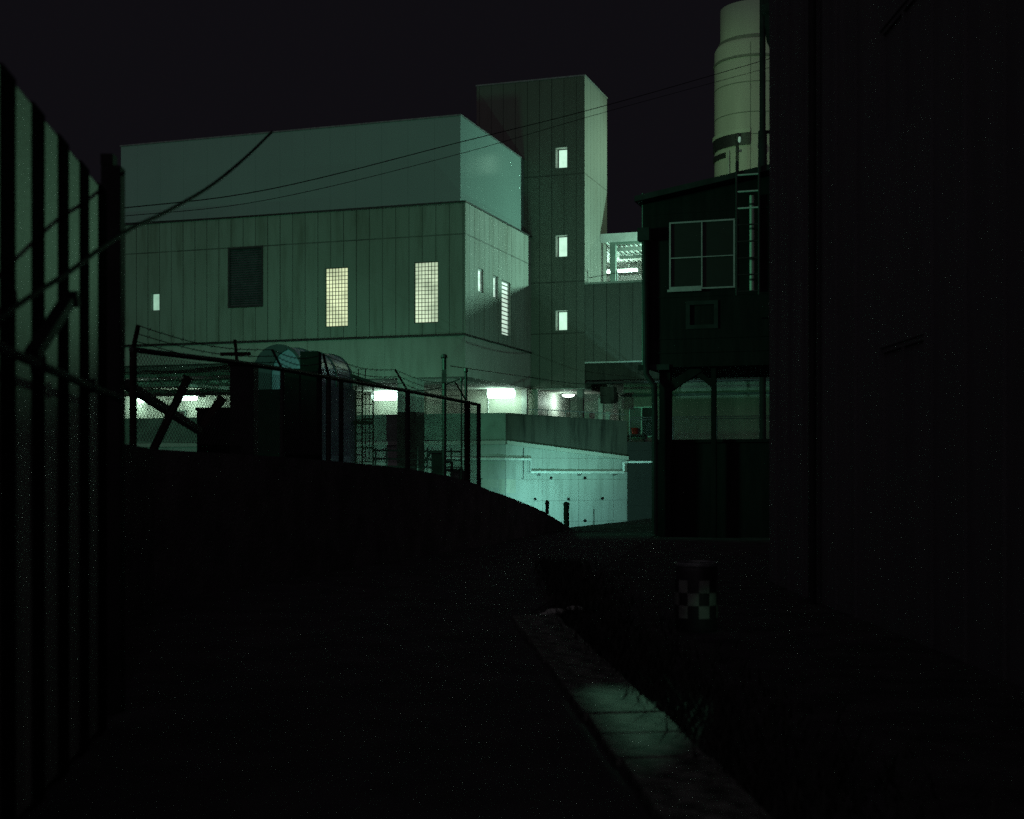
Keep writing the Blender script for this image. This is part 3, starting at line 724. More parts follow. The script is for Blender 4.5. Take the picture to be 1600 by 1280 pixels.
# ------------------------------------------------------------------ black cabin on stilts
H = thing('stilt_cabin', 'black boarded cabin on stilts with a pale framed four-pane window', 'house', HF.o, HF.rz)
HX1 = 6.0; HZ0 = 4.27; HD = 4.2
def hl(px, py, y=0): return HF.onY(px, py, y)
wh = span(HF,(1047,349),(1148,449),0)
vh = span(HF,(1075,474),(1119,510),0)
def rz_(x): return 8.42+.165*x
m = MB(); m.wall(0, HX1, HZ0, rz_(0)-.02, [wh, vh], 0, .15); 
m.prism([(0.0,rz_(0)-.018),(HX1,rz_(0)-.018),(HX1,rz_(HX1)-.05)],'y',.0,.15)
m.box(0,.15,.152,HD,HZ0,rz_(0)-.02); m.box(HX1-.15,HX1,.152,HD,HZ0,rz_(0)); m.box(.152,HX1-.152,HD-.15,HD,HZ0,rz_(0)); m.box(.152,HX1-.152,.152,HD-.152,HZ0,HZ0+.15)
m.build('wall', 'black_boards', H)
m = MB()
for i in range(1, 12):
    zb_ = HZ0+.35*i
    if wh[2]-.1 < zb_ < wh[3]+.1 or vh[2]-.08 < zb_ < vh[3]+.08: continue
    m.box(.02,HX1-.02,-.018,-.001,zb_,zb_+.03)
m.build('battens', 'black_boards', H)
m = MB(); m.prism([(-.12,rz_(-.12)),(HX1+.3,rz_(HX1+.3)),(HX1+.3,rz_(HX1+.3)+.14),(-.12,rz_(-.12)+.14)],'y',-.45,HD+.3); m.build('roof', 'black_roof', H)
x0,x1,z0,z1 = wh; xm = x0+(x1-x0)*.5; zm = z0+(z1-z0)*.47
m = MB(); fw=.026
m.wall(x0-.012,x1+.012,z0-.012,z1+.012,[(x0+fw,xm-.014,z0+.07,zm-.014),(xm+.014,x1-fw,z0+fw,zm-.010),(x0+fw,xm-.014,zm+.014,z1-fw),(xm+.014,x1-fw,zm+.010,z1-fw)],-.05,.05)
wf = m.build('window', 'aluminium', H)
m = MB(); m.box(x0+fw-.01,x1-fw+.01,.0,.012,z0+.03,z1-.03); m.build('pane', 'dark_glass', wf)
m = MB(); m.box(x0-.05,xm+.0,-.11,-.052,z0-.06,z0+.0); m.build('sill', 'aluminium', wf)
x0,x1,z0,z1 = vh
m = MB(); m.wall(x0-.05,x1+.05,z0-.05,z1+.05,[(x0+.05,x1-.05,z0+.05,z1-.05)],-.03,.1); o = m.build('vent_opening', 'black_roof', H)
m = MB(); m.box(x0+.05,x1-.05,.03,.05,z0+.05,z1-.05); m.build('vent_panel', 'black_boards', o)
# gutter head and downpipe
g0=hl(1008,365,-.12)
m = MB(); dp=[hl(px,py,-.12) for px,py in ((1007,372),(1008,450),(1009,570),(1010,585),(1022,602),(1023,640),(1023,700),(1023,835))]
m.tube(dp,.075,10); m.build('downpipe','black_roof',H,smooth=True)
m = MB(); m.box(g0.x-.16,g0.x+.14,-.3,-.03,g0.z-.2,g0.z+.12); m.build('gutter_head','black_roof',H)
m = MB(); q=hl(1009,565,-.05); m.box(q.x-.2,q.x+.6,-.05,-.002,q.z-.22,q.z-.08); m.build('bracket','black_roof',H)
m = MB(); u_=hl(1014,352,.0); m.tube([(-.03,.1,hl(1014,300).z),(-.03,.1,HZ0)],.03,8); m.build('conduit','galv_dark',H)
# stilts and braces
p0=hl(1030,600,.1).x; p1=hl(1047,600,.1).x
for xq in (p0,):
    m = MB(); m.box(xq,xq+(p1-p0),.1,.1+(p1-p0),0,HZ0-.002); m.build('stilt','black_boards',H)
q1=hl(1111,640,.1).x
m = MB(); m.box(q1,q1+.12,.1,.22,0,HZ0-.002); m.build('stilt','black_boards',H)
m = MB(); z6=hl(1047,606,.1).z
m.bar((p1-.05,.2,z6),(p1+.75,.2,HZ0-.01),.16,.22); m.bar((q1+.05,.2,z6+.05),(q1-.55,.2,HZ0-.01),.12,.14); m.build('brace','black_boards',H)
# masonry base below
bxl=hl(1024,760,.4).x
BWL = thing('base_wall', 'black masonry wall closing the ground under the stilt cabin', 'wall', HF.wor(bxl,.4,0), HF.rz)
m = MB(); m.box(0,7,0,.25,-.3,2.38); m.build('wall','black_boards',BWL)
m = MB(); m.box(-.04,7.04,-.04,.29,2.382,2.46); m.build('coping','black_boards',BWL)
# ladder, pale pipe
LD = thing('roof_ladder', 'dark steel ladder with top rungs coloured as if lit, rising past the cabin roof', 'ladder', HF.wor(2.36,-.5,HZ0), HF.rz)
l0=hl(1151,300,-.5).x; l1=hl(1186,300,-.5).x
def lz(py): return hl(1151,py,-.5).z
for k,xx in enumerate((l0,l1)):
    m = MB()
    top = lz(252) if k == 0 else lz(258)
    pts=[(xx,-.5,lz(462)),(xx,-.5,top)]
    if k == 0: pass
    m.tube([HF.wor(*p) for p in pts],.028,8); m.build('rail','dark_steel',LD,world=True)
for i in range(8):
    zq=lz(274)-i*(lz(274)-lz(326))/2
    m = MB(); m.tube([HF.wor(l0,-.5,zq),HF.wor(l1,-.5,zq)],.021,8)
    m.build('rung','pipe_white' if i < 3 else 'dark_steel',LD,world=True)  # top rungs get a paler colour to look lit
pz0=hl(1175,306,-.1).z; pz1=hl(1175,455,-.1).z; pxx=hl(1175,380,-.1).x
vp = thing('vent_pipe','pale vertical pipe on the cabin wall behind the ladder rungs','pipe',HF.wor(pxx,-.12,pz1),HF.rz)
m = MB(); m.tube([(0,0,0),(0,0,pz0-pz1)],.058,12); m.build('pipe','pale_pipe',vp,smooth=True)
for k in (.25,.75,1.5,2.1):
    m = MB(); m.tube([(0,0,k),(0,0,k+.05)],.068,12); m.build('clip','galv_dark',vp)

# ------------------------------------------------------------------ near dark building on the right
RX = (1202-CX)/F*20.0
RB = thing('right_warehouse', 'near black-sided building filling the right of the frame', 'building', (RX,2,0))
wins=[(6.0,7.5,1.6,2.9),(10.5,12.0,1.6,2.9),(6.0,7.5,5.0,6.2),(10.5,12.0,5.0,6.2)]
m = MB(); m.wall(0,18,-.2,13,wins,0,.2,'x'); m.box(.202,8,17.8,18,-.2,13); m.box(.202,8,0,.2,-.2,13); m.build('wall','right_siding',RB)
m = MB(); m.box(-.0,8.3,-.3,18.0,13.002,13.25); m.build('roof','black_roof',RB)
m = MB(); y=.3
while y < 17.9:
    for (z0,z1) in ((-.2,13),):
        if not any(a-.1 < y < b+.1 for a,b,_,_ in wins): m.box(-.03,-.001,y,y+.05,z0,z1)
    y += .9
m.build('battens','right_siding',RB)
for (a,b,c,d_) in wins:
    m = MB(); mid=(a+b)/2; m.wall(a,b,c,d_,[(a+.05,mid-.03,c+.05,d_-.05),(mid+.03,b-.05,c+.05,d_-.05)],.02,.1,'x'); o=m.build('window','right_siding',RB)
    m = MB(); m.box(.05,.06,a+.04,b-.04,c+.04,d_-.04); m.build('pane','right_siding',o)
m = MB(); m.tube([(-.12,14.6,0),(-.12,14.6,12.9)],.05,10); m.build('downpipe','black_roof',RB)

# ------------------------------------------------------------------ near wall on the left
def lw(y, d=0.0): return Vector((-1.419-.1318*y+d, y, 0))
LW = thing('left_barrier_wall', 'near tall wall of pale panels between dark steel posts', 'wall', (lw(2).x,2,0))
ldir=Vector((-.1318,1,0)).normalized(); lnor=Vector((ldir.y,-ldir.x,0))
LT=3.34
centers=[5.87-.6*i for i in range(5,0,-1)]+[5.87,6.47,7.07,7.66,8.25]
def lbox(y0,y1,d0,d1,z0,z1,name,mat,bevel=0):
    m = MB()
    for d in (d0,d1):
        for (yy_,z) in ((y0,z0),(y1,z0),(y1,z1),(y0,z1)):
            p_=lw(yy_)+lnor*d; m.v.append((p_.x,p_.y,z))
    m.f += [(0,1,2,3),(7,6,5,4),(0,4,5,1),(1,5,6,2),(2,6,7,3),(3,7,4,0)]
    return m.build(name,mat,LW,world=True,bevel=bevel)
for i,c in enumerate(centers):
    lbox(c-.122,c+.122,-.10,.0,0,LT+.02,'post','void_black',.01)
    if i < len(centers)-1:
        lbox(c+.124,centers[i+1]-.124,-.04,-.012,.05,LT,'panel','left_panel')
lbox(2.7,8.3,-.16,-.105,0.0,.4,'plinth','left_post')
GP = thing('end_pillar', 'thick black concrete pillar closing the near left wall', 'pillar', (lw(8.6).x,8.6,0))
m = MB(); a_=lw(8.37); b2_=lw(8.37)
pY=8.9; xa=(157-CX)/F*pY; xb=(196-CX)/F*pY
xb=(188-CX)/F*pY
m.box(xa,xb,pY,pY+.12,0,EYE+(HY-258)/F*pY); m.build('shaft','left_post',GP,world=True,bevel=.01)
m = MB(); m.box(xa-.0,xb-.05,pY+.0,pY+.10,EYE+(HY-258)/F*pY+.002,EYE+(HY-240)/F*pY); m.build('cap','left_post',GP,world=True)

# ------------------------------------------------------------------ chain link fence with barbed-wire arms
def fx(px): k=(px-CX)/F; Y=9.544/(.2918-k); return Vector((k*Y,Y,0))
def bankz(Y):
    for (y0,_,z0),(y1,_,z1) in zip(EB,EB[1:]):
        if y0 <= Y <= y1: return z0+(z1-z0)*(Y-y0)/(y1-y0)
    return 0
FT=3.1; fs=fx(205); fe=fx(748); fd=(fe-fs).normalized()
CF = thing('chain_link_fence', 'black chain-link fence with barbed-wire arms along the embankment', 'fence', (fs.x,fs.y,bankz(fs.y)))
def ftop(px):   # pixel-measured top rail
    tab=[(205,546),(250,552),(360,565),(440,577),(560,598),(637,611),(730,629),(750,633)]
    for (a,b),(c,d_) in zip(tab,tab[1:]):
        if a <= px <= c: return b+(d_-b)*(px-a)/(c-a)
    return tab[-1][1]
def ftz(px): p_=fx(px); return EYE+(HY-ftop(px))/F*p_.y
posts=[(208,.045,(.0,)),(441,.035,()),(514,.035,()),(637,.05,()),(730,.07,()),(748,.05,())]
armtop={208:(216,508),441:(425,546),514:(505,553),637:(617,577),730:(711,597)}
for px,rr,_ in posts:
    p_=fx(px); m = MB(); m.tube([p_+Vector((0,0,bankz(p_.y)-.3)),p_+Vector((0,0,ftz(px)+.03))],rr,10)
    o = m.build('post','rust_steel' if px in (208,730) else 'dark_steel',CF,world=True,smooth=True)
    if px in armtop:
        ax_,ay_=armtop[px]; q_=W(ax_,ay_,p_.y-.05); m = MB(); m.bar(p_+Vector((0,0,ftz(px))),q_,.05,.03); m.build('arm','rust_steel',o,world=True)
m = MB(); m.tube([fx(px)+Vector((0,0,ftz(px))) for px in (205,250,300,360,441,514,560,637,700,748)],.036,8); m.build('top_rail','dark_steel',CF,world=True,smooth=True)
m = MB(); p_=fx(726); q_=fx(748); m.tube([p_+Vector((0,0,bankz(p_.y)+.06)),q_+Vector((0,0,bankz(q_.y)+.06))],.03,8); m.tube([fx(695)+Vector((0,0,bankz(fx(695).y)+.06)),p_+Vector((0,0,bankz(p_.y)+.06))],.02,6); m.build('bottom_rail','dark_steel',CF,world=True)
Lf=(fe-fs).length; m = MB()
def fp(u,z): return fs+fd*u+Vector((0,0,z))
def pxof(u): p_=fs+fd*u; return CX+F*p_.x/p_.y
u=-2.0
while u < Lf:
    for s_ in (1,-1):
        pts=[]
        for t_ in (0,1):
            pass
        ua,ub=(u,u+2.2) if s_>0 else (u+2.2,u)
        # clip to the fence rectangle
        z_lo=lambda uu: bankz((fs+fd*uu).y)+.04
        za=1.0; zb_=3.2; seg=[]
        for k in range(23):
            uu=ua+(ub-ua)*k/22; z_=za+(zb_-za)*k/22
            if 0 <= uu <= Lf and z_lo(uu) <= z_ <= ftz(max(205,min(748,pxof(uu)))): seg.append((uu,z_))
        if len(seg) >= 2: m.tube([fp(*seg[0]),fp(*seg[-1])],.0035,3,False)
    u += .075
m.build('wire_mesh','galv_dark',CF,world=True)
m = MB()
def poly(px,t_):
    p_=fx(px); a_=p_+Vector((0,0,ftz(px))); q_=W(*armtop[px],p_.y-.05); return a_+(q_-a_)*t_
ks=[208,441,514,637,730]
for t_ in (.35,.66,.98):
    for a,b in zip(ks,ks[1:]):
        p_=poly(a,t_); q_=poly(b,t_); n=10
        m.tube([p_+(q_-p_)*(k/n)-Vector((0,0,.10*math.sin(PI*k/n))) for k in range(n+1)],.006,4,False)
        for k in range(1,14):
            c_=p_+(q_-p_)*(k/14)-Vector((0,0,.10*math.sin(PI*k/14))); m.bar(c_-Vector((.02,0,.02)),c_+Vector((.02,0,.02)),.006)
m.build('barbed_wire','dark_steel',CF,world=True)

# things between the fence and the yard
def pier(px0,px1,py,Y,name,label,cat,mat,d=.5,cap=True):
    x0_=(px0-CX)/F*Y; x1_=(px1-CX)/F*Y; zt_=EYE+(HY-py)/F*Y
    o=thing(name,label,cat,((x0_+x1_)/2,Y,bankz(Y)-.2)); w_=(x1_-x0_)/2; h=zt_-bankz(Y)+.2
    m=MB(); m.box(-w_,w_,0,d,0,h-(.06 if cap else 0)); m.build('shaft',mat,o,bevel=.02)
    if cap: m=MB(); m.box(-w_-.03,w_+.03,-.03,d+.03,h-.058,h); m.build('cap',mat,o,bevel=.01)
    return o,w_,h
o,w_,h=pier(359,396,566,24,'gate_pier','black concrete gate pier carrying a small steel cross','pier','left_post')
m=MB(); m.bar((-.12,.2,h),(-.16,.2,h+.42),.05); m.bar((-.42,.2,h+.16),(.12,.2,h+.17),.06); m.build('cross_bar','rust_steel',o)
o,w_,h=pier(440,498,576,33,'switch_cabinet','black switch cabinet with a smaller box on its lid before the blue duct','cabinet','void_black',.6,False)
m=MB(); m.box(w_-.47,w_,.05,.5,h+.002,h+.43); m.build('top_box','void_black',o,bevel=.01)
m=MB(); m.box(-w_+.05,-.02,-.02,-.001,.3,h-.15); m.box(.02,w_-.05,-.02,-.001,.3,h-.15); m.build('door','void_black',o)
for px,lab in ((513,'left of the two black posts standing before the blue duct'),(533,'right of the two black posts standing before the blue duct')):
    Y=34; x_=(px-CX)/F*Y; o=thing('steel_post',lab,'post',(x_,Y,0),0,'black posts before the blue duct')
    m=MB(); m.bar((0,0,-1),(0,0,EYE+(HY-592)/F*Y),.11); m.build('shaft','void_black',o)
    m=MB(); m.box(-.09,.09,-.09,.09,EYE+(HY-592)/F*Y,EYE+(HY-592)/F*Y+.02); m.build('cap','void_black',o)
# container / dark shed behind the fence
Y=33; x0_=(308-CX)/F*Y; x1_=(360-CX)/F*Y
o=thing('metal_container','black metal container left of the gate pier under the hall lamps','container',((x0_+x1_)/2,Y,1.0))
w_=(x1_-x0_)/2; m=MB(); h=EYE+(HY-642)/F*Y-1.0; n=8
for i in range(n):
    xa=-w_+2*w_*i/n; m.box(xa,xa+2*w_/n*.6,-.03,1.6,0,h); 
    m.box(xa+2*w_/n*.6,xa+2*w_/n,.0,1.6,0,h-.001)
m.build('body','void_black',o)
m=MB(); m.box(-w_-.03,w_+.03,-.06,1.65,h+.002,h+.08); m.build('lid','void_black',o)
# leaning poles
for (a,b,Y,wd,lab) in (((264,652),(293,592),22,.14,'long black pole leaning right across the hall lamp'),((331,646),(346,624),24,.17,'short black stub leaning beside the gate pier')):
    p_=W(*a,Y); q_=W(*b,Y); d_=(q_-p_); p_=p_-d_*.9
    o=thing('leaning_pole',lab,'pole',tuple(p_)); m=MB(); m.bar(p_,q_,wd,wd*.8); m.build('shaft','rust_steel',o,world=True,bevel=.01)
    m=MB(); m.bar(q_+d_.normalized()*.002,q_+d_.normalized()*.04,wd*1.12,wd*.9); m.build('end_cap','rust_steel',o,world=True)
# sloping dark beam at the left
p_=W(196,598,20); q_=W(312,672,26)
o=thing('sloping_beam','black sloping beam crossing below the hall lamps','beam',tuple(p_)); m=MB(); m.bar(p_,q_,.10,.10); m.build('beam','left_post',o,world=True)
m=MB(); m.bar(p_+Vector((0,0,-.066)),q_+Vector((0,0,-.066)),.14,.02); m.build('flange','left_post',o,world=True)

nr=thing('near_rail','thick dark rail running across the pale left wall panels','rail',tuple(W(-20,535,4.6)))
m=MB(); m.tube([W(-20,535,4.6),W(60,570,5.7),W(160,612,7.4),W(190,624,8.0)],.022,8); m.build('tube','left_post',nr,world=True)
m=MB(); m.tube([W(60,556,5.7),W(60,584,5.7)],.035,8); m.tube([W(140,592,7.0),W(140,614,7.0)],.03,8); m.build('coupler','left_post',nr,world=True)
ns=thing('leaning_strut','blurred dark strut leaning against the left wall panels','strut',tuple(W(50,552,5.9)))
m=MB(); m.bar(W(50,556,5.6),W(106,470,6.3),.06,.05); m.build('shaft','left_post',ns,world=True)
m=MB(); m.bar(W(106,470,6.3),W(109,465.5,6.33),.09,.07); m.build('end_cap','left_post',ns,world=True)

# blue duct / dust collector
DF=Frame((397-CX)/F*44,44,-18.72)
DC=thing('blue_duct','blue steel dust-collector duct with a rounded hood behind the fence','duct',DF.o,DF.rz)
g1=DF.onY(472,600,0).x; ztop=EYE+(HY-541)/F*44; rr=g1/2; zsp=ztop-rr
m=MB(); prof=[(0,-1.2),(g1,-1.2)]+[(rr+rr*math.cos(a_),zsp+rr*math.sin(a_)) for a_ in [PI*k/20 for k in range(21)]]
m.prism(prof,'y',0.05,3.7); m.build('hood','tank_blue',DC,smooth=True)
m=MB()
arc=lambda r_: [(rr+r_*math.cos(a_),zsp+r_*math.sin(a_)) for a_ in [PI*k/20 for k in range(21)]]
for yb in (0.0,1.2,2.45,3.66):
    o1=arc(rr+.04); i1=arc(rr-.05)
    for k in range(20):
        m.quad((o1[k][0],yb,o1[k][1]),(o1[k+1][0],yb,o1[k+1][1]),(i1[k+1][0],yb,i1[k+1][1]),(i1[k][0],yb,i1[k][1])); m.quad((o1[k][0],yb+.05,o1[k][1]),(o1[k+1][0],yb+.05,o1[k+1][1]),(o1[k+1][0],yb,o1[k+1][1]),(o1[k][0],yb,o1[k][1]))
    m.box(-.04,.02,yb,yb+.05,-1.2,zsp); m.box(g1-.02,g1+.04,yb,yb+.05,-1.2,zsp)
m.build('flange','tank_dark',DC)
m=MB(); m.box(.03,g1-.03,-.02,.048,-1.2,zsp-.55); m.build('gable_shade','void_black',DC)  # black sheet stands in for the shade on the lower gable
m=MB(); ou=[(rr+rr*.985*math.cos(a_),zsp+rr*.985*math.sin(a_)) for a_ in [PI*(.40+.60*k/16) for k in range(17)]]+[(.02,zsp-.548)]
inn=[(g1*.36,zsp-.548),(g1*.36,zsp-.1)]+[(g1*.36+(rr*.9)*(1-math.cos(t_)),zsp-.1+(rr*.98)*math.sin(t_)) for t_ in [PI*.46*k/10 for k in range(1,10)]]
m.prism(ou+inn,'y',-.02,.046); m.build('rim_shade','tank_dark',DC)  # dark crescent stands in for shade on the gable's left part
m=MB(); m.box(g1+.05,g1+.35,.4,3.3,-1.2,zsp-.4); m.build('side_casing','tank_blue',DC)
# caged ladder
lx=DF.onY(552,660,2.6)
CL=thing('caged_ladder','rusty caged ladder on the right side of the blue duct','ladder',tuple(W(552,740,46)))
Yc=46.0
def cp(px,py,dy=0): return W(px,py,Yc+dy)
for px in (556,566,583):
    m=MB(); m.bar(cp(px,602),cp(px,760),.05); m.build('rail','rust_steel',CL,world=True)
for py in range(612,745,11):
    m=MB(); m.bar(cp(556,py),cp(566,py),.03); m.build('rung','rust_steel',CL,world=True)
for py in (616,632,655,676,700,722):
    m=MB(); m.bar(cp(566,py),cp(583,py),.05,.06 if py in (655,700) else .03); m.bar(cp(566,py,.5),cp(583,py,.5),.03); m.bar(cp(583,py),cp(583,py,.5),.03); m.build('cage_hoop','rust_steel',CL,world=True)
m=MB()
for px in (571,577): m.bar(cp(px,616,.5),cp(px,722,.5),.025)
m.build('cage_bar','rust_steel',CL,world=True)
m=MB(); m.box(*sorted((cp(552,660).x,cp(580,660).x)),Yc,Yc+.6,cp(0,660).z-.05,cp(0,660).z+.05); m.build('landing','rust_steel',CL,world=True)
# little roof over it
p_=W(548,586,45.5); q_=W(596,603,45.5)
o=thing('lean_to_roof','thin black lean-to roof sloping right above the caged ladder','roof',tuple(p_)); m=MB(); m.bar(p_+Vector((0,.5,0)),q_+Vector((0,.5,0)),1.4,.09); m.build('sheet','left_post',o,world=True)
m=MB(); m.tube([W(560,604,46.2),W(560,577,46.2),W(571,577,46.2),W(571,600,46.2)],.02,6); m.build('hoop','dark_steel',o,world=True)

# guard rail behind the bank
GY=47
o=thing('guard_rail','dark tubular guard rail in the yard behind the embankment','railing',tuple(W(584,760,GY)))
for py in (704,717,729):
    m=MB(); m.tube([W(584,py,GY),W(622,py,GY),W(652,py+1,GY),W(722,py+2,GY)],.035,6); m.build('rail','dark_steel',o,world=True)
for px in (587,604,652,668,705):
    m=MB(); m.tube([W(px,700,GY),W(px,790,GY)],.035,6); m.build('post','dark_steel',o,world=True)
# slim poles by the fence end
for px,y0,y1,Y,r_,lab,mt in ((694,560,760,36,.06,'slim steel pole with a bracket rising behind the fence','galv_dark'),(728,582,760,33,.035,'thin bare pole just left of the fence end','galv_dark'),(721,597,755,34,.022,'thinnest rod between the two poles behind the fence','dark_steel')):
    o=thing('slim_pole',lab,'pole',(W(px,740,Y).x,Y,.4)); m=MB(); m.tube([W(px,y1,Y),W(px,y0,Y)],r_,8); m.build('shaft',mt,o,world=True)
    m=MB(); m.lathe([(r_*1.3,0),(r_*1.6,.03),(r_*1.2,.1),(.004,.12)],W(px,y0,Y),10); m.build('cap',mt,o,world=True)
    if px == 694:
        m=MB(); m.box(*sorted((W(690.5,0,Y).x,W(697.5,0,Y).x)),Y-.1,Y+.1,W(0,598,Y).z,W(0,578,Y).z); m.build('clamp',mt,o,world=True)
# dark machine boxes
Y=38; a_=W(674,704,Y); b2_=W(692,760,Y)
o=thing('equipment_box','black equipment box with a slanting strut at the fence foot','equipment',((a_.x+b2_.x)/2,Y,b2_.z)); m=MB(); m.box(a_.x,b2_.x,Y,Y+.4,b2_.z-.6,a_.z); m.build('body','left_post',o,world=True,bevel=.02)
m=MB(); m.bar(W(674,705,Y),W(655,735,Y),.06); m.bar(W(672,706,Y),W(694,706,Y),.08); m.build('strut','dark_steel',o,world=True)
Y=36; o=thing('equipment_stand','low black steel stand beside the chain-link fence end','stand',tuple(W(710,765,Y)))
m=MB()
for a,b in (((697,722),(706,722)),((706,722),(706,735)),((697,735),(724,735)),((724,735),(724,765)),((706,735),(706,765)),((719,732),(719,765))): m.bar(W(*a,Y),W(*b,Y),.07)
m.build('bars','dark_steel',o,world=True)
m=MB(); p_=W(706.5,758,Y); q_=W(718,737,Y); m.box(p_.x,q_.x,Y+.05,Y+.08,p_.z,q_.z); m.build('sheet','green_wainscot',o,world=True)

# bollards at the road end
for (px,y0,y1,r_,lab) in ((885,789,832,.085,'short black bollard at the end of the embankment edge'),(855,787,803,.05,'small black stub post on the embankment edge')):
    Y=39.3 if px == 885 else 36.2
    o=thing('bollard',lab,'bollard',tuple(W(px,y1,Y)),0,'black posts at the embankment end'); m=MB(); m.tube([W(px,y1,Y),W(px,y0,Y)],r_,10); m.build('shaft','left_post',o,world=True)
    m=MB(); m.lathe([(r_*1.15,0),(r_*1.15,.04),(r_*.6,.08),(.01,.09)],W(px,y0,Y),10); m.build('cap','left_post',o,world=True)
o=thing('marker_rod','thin rod standing before the teal-lit wall','rod',tuple(W(928,822,50))); m=MB(); m.tube([W(928,822,50),W(928,796,50)],.018,6); m.build('shaft','dark_steel',o,world=True)

# checkered drum
dY=13.7; dx=(1088-CX)/F*dY; dr=33/F*dY
o=thing('checkered_drum','dark drum with pale checker squares standing at the right verge','drum',(dx,dY,0))
m=MB(); m.lathe([(dr*.96,0),(dr,.03),(dr,.62),(dr*.97,.66),(dr*.9,.68),(.02,.685)],(0,0,0),36); m.build('body','drum_black',o,smooth=True)
m=MB(); n=12; z0_=.14; hh=.128
th0=-PI/2-.0
for row in range(3):
    for k in range(n):
        if (k+row)%2: continue
        a0=th0+2*PI*k/n-.02; a1=a0+2*PI/n; zz0=z0_+row*hh
        m.lathe([(dr+.003,zz0),(dr+.003,zz0+hh)],(0,0,0),4,a0,a1)
m.build('checker_squares','drum_white',o,smooth=True)
m=MB(); m.lathe([(dr*.99,.655),(dr*1.03,.665),(dr*1.03,.69),(dr*.98,.70),(dr*.95,.69)],(0,0,0),36,close=False); m.build('rim','galv',o,smooth=True)

# ------------------------------------------------------------------ overhead cables
def cable(pts, r_, label, n=24, sag=0.0):
    P=[W(*p) for p in pts]; out=[]
    if len(P) == 2:
        for k in range(n+1): t_=k/n; out.append(P[0]+(P[1]-P[0])*t_-Vector((0,0,sag*4*t_*(1-t_))))
    else:   # Catmull-Rom
        Q=[P[0]*2-P[1]]+P+[P[-1]*2-P[-2]]
        for i in range(len(P)-1):
            for k in range(8):
                t_=k/8; a,b,c,d_=Q[i:i+4]; out.append(.5*((2*b)+(c-a)*t_+(2*a-5*b+4*c-d_)*t_*t_+(3*b-a-3*c+d_)*t_**3))
        out.append(P[-1])
    m=MB(); m.tube(out,r_,6); o=m.build('overhead_cable','black_rubber',origin=tuple(P[0]),smooth=True)
    return tag(o,label,'cable','overhead cables')
cable([(150,330,26),(420,296,30),(720,222,36),(950,164,42),(1230,84,48)],.012,'upper of the two thin cables crossing the factory and tower')
cable([(150,342,26),(420,312,30),(720,240,36),(950,174,42),(1230,98,48)],.008,'lower of the two thin cables crossing the factory and tower')
cable([(-30,520,4.6),(45,465,5.6),(105,427,6.2),(155,390,6.8),(205,357,7.5),(262,330,8.5),(330,290,10),(385,245,11.5),(425,206,13)],.0125,'thick black cable curving up across the upper left facade')
cable([(150,352,26),(460,334,38),(727,318,54.7)],.012,'faint cable along the ledge of the factory facade')
cable([(704,572,36),(760,580,44),(830,590,55),(910,600,60),(1000,598,61)],.014,'thin cable running from the slim pole to the tower foot')
cable([(640,611,40),(680,608,38),(706,597,36),(730,589,33)],.014,'short slack cable between the slim poles')
cable([(195,540,30),(420,532,40),(727,521,54.9)],.02,'black cable running along the foot of the factory facade')

# ------------------------------------------------------------------ unseen lamps added to light facade, walls, stack, slabs and drum
GREEN=(.16,1.0,.50)
# street lamp added out of sight behind the left wall for the facade
s0=Vector((-10.2,30,1.6))
sl_=thing('added_street_lamp','added unseen street lamp behind the near left wall lighting the facade','street lamp',tuple(s0))
m=MB(); m.tube([s0,s0+Vector((0,0,5.2)),s0+Vector((.25,.35,5.55)),s0+Vector((.6,.9,5.65))],[.08,.06,.045,.04],10); m.build('pole','galv_dark',sl_,world=True,smooth=True)
hc=s0+Vector((.7,1.0,5.62)); m=MB(); m.lathe([(.02,.10),(.14,.08),(.2,.0),(.19,-.01)],hc,16); m.build('hood','galv_dark',sl_,world=True,smooth=True)
m=MB(); m.lathe([(.16,-.012),(.13,-.06),(.02,-.08)],hc,16); m.build('lens','lens',sl_,world=True,smooth=True)
light('SPOT','bulb',tuple(hc-Vector((0,0,.12))),2800,GREEN,sl_,.7,aim=(2,45,14.5),cone=138,blend=.3)
# unseen yard lamp added low behind the embankment for the left parapet
y0=Vector((.1,45.6,-1.0)); yl=thing('added_yard_lamp','added unseen low yard lamp behind the embankment lighting the left parapet','yard lamp',tuple(y0))
m=MB(); m.tube([y0,y0+Vector((0,0,1.15))],.05,10); m.build('post','galv_dark',yl,world=True)
m=MB(); m.lathe([(.16,1.34),(.16,1.36),(.02,1.44)],y0,14); m.build('cap','galv_dark',yl,world=True)
m=MB(); m.lathe([(.06,1.152),(.10,1.20),(.12,1.338)],y0,14,close=False); m.build('lens','lens',yl,world=True)
light('SPOT','bulb',tuple(y0+Vector((-.12,.22,1.25))),1900,(.30,1.0,.66),yl,.12,aim=(-7.5,54,1.0),cone=88,blend=.9)
y3=Vector((1.15,51.4,-1.05)); yq=thing('added_yard_lamp','added unseen lowest yard lamp close before the teal-lit ramp wall','yard lamp',tuple(y3))  # added out of sight to light the ramp wall
m=MB(); m.tube([y3,y3+Vector((0,0,.95))],.05,10); m.build('post','galv_dark',yq,world=True)
m=MB(); m.lathe([(.16,1.14),(.16,1.16),(.02,1.22)],y3,14); m.build('cap','galv_dark',yq,world=True)
m=MB(); m.lathe([(.06,.952),(.10,1.0),(.12,1.138)],y3,14,close=False); m.build('lens','lens',yq,world=True)
light('SPOT','bulb',tuple(y3+Vector((.08,.24,1.05))),1350,(.36,1.0,.86),yq,.12,aim=(3.3,57,-.5),cone=126,blend=1.0)
y1=Vector((6.9,49.5,-.95)); y2=thing('added_yard_lamp','added unseen low yard lamp behind the cabin base wall lighting the building side','yard lamp',tuple(y1))  # added out of sight to fill the building's right side
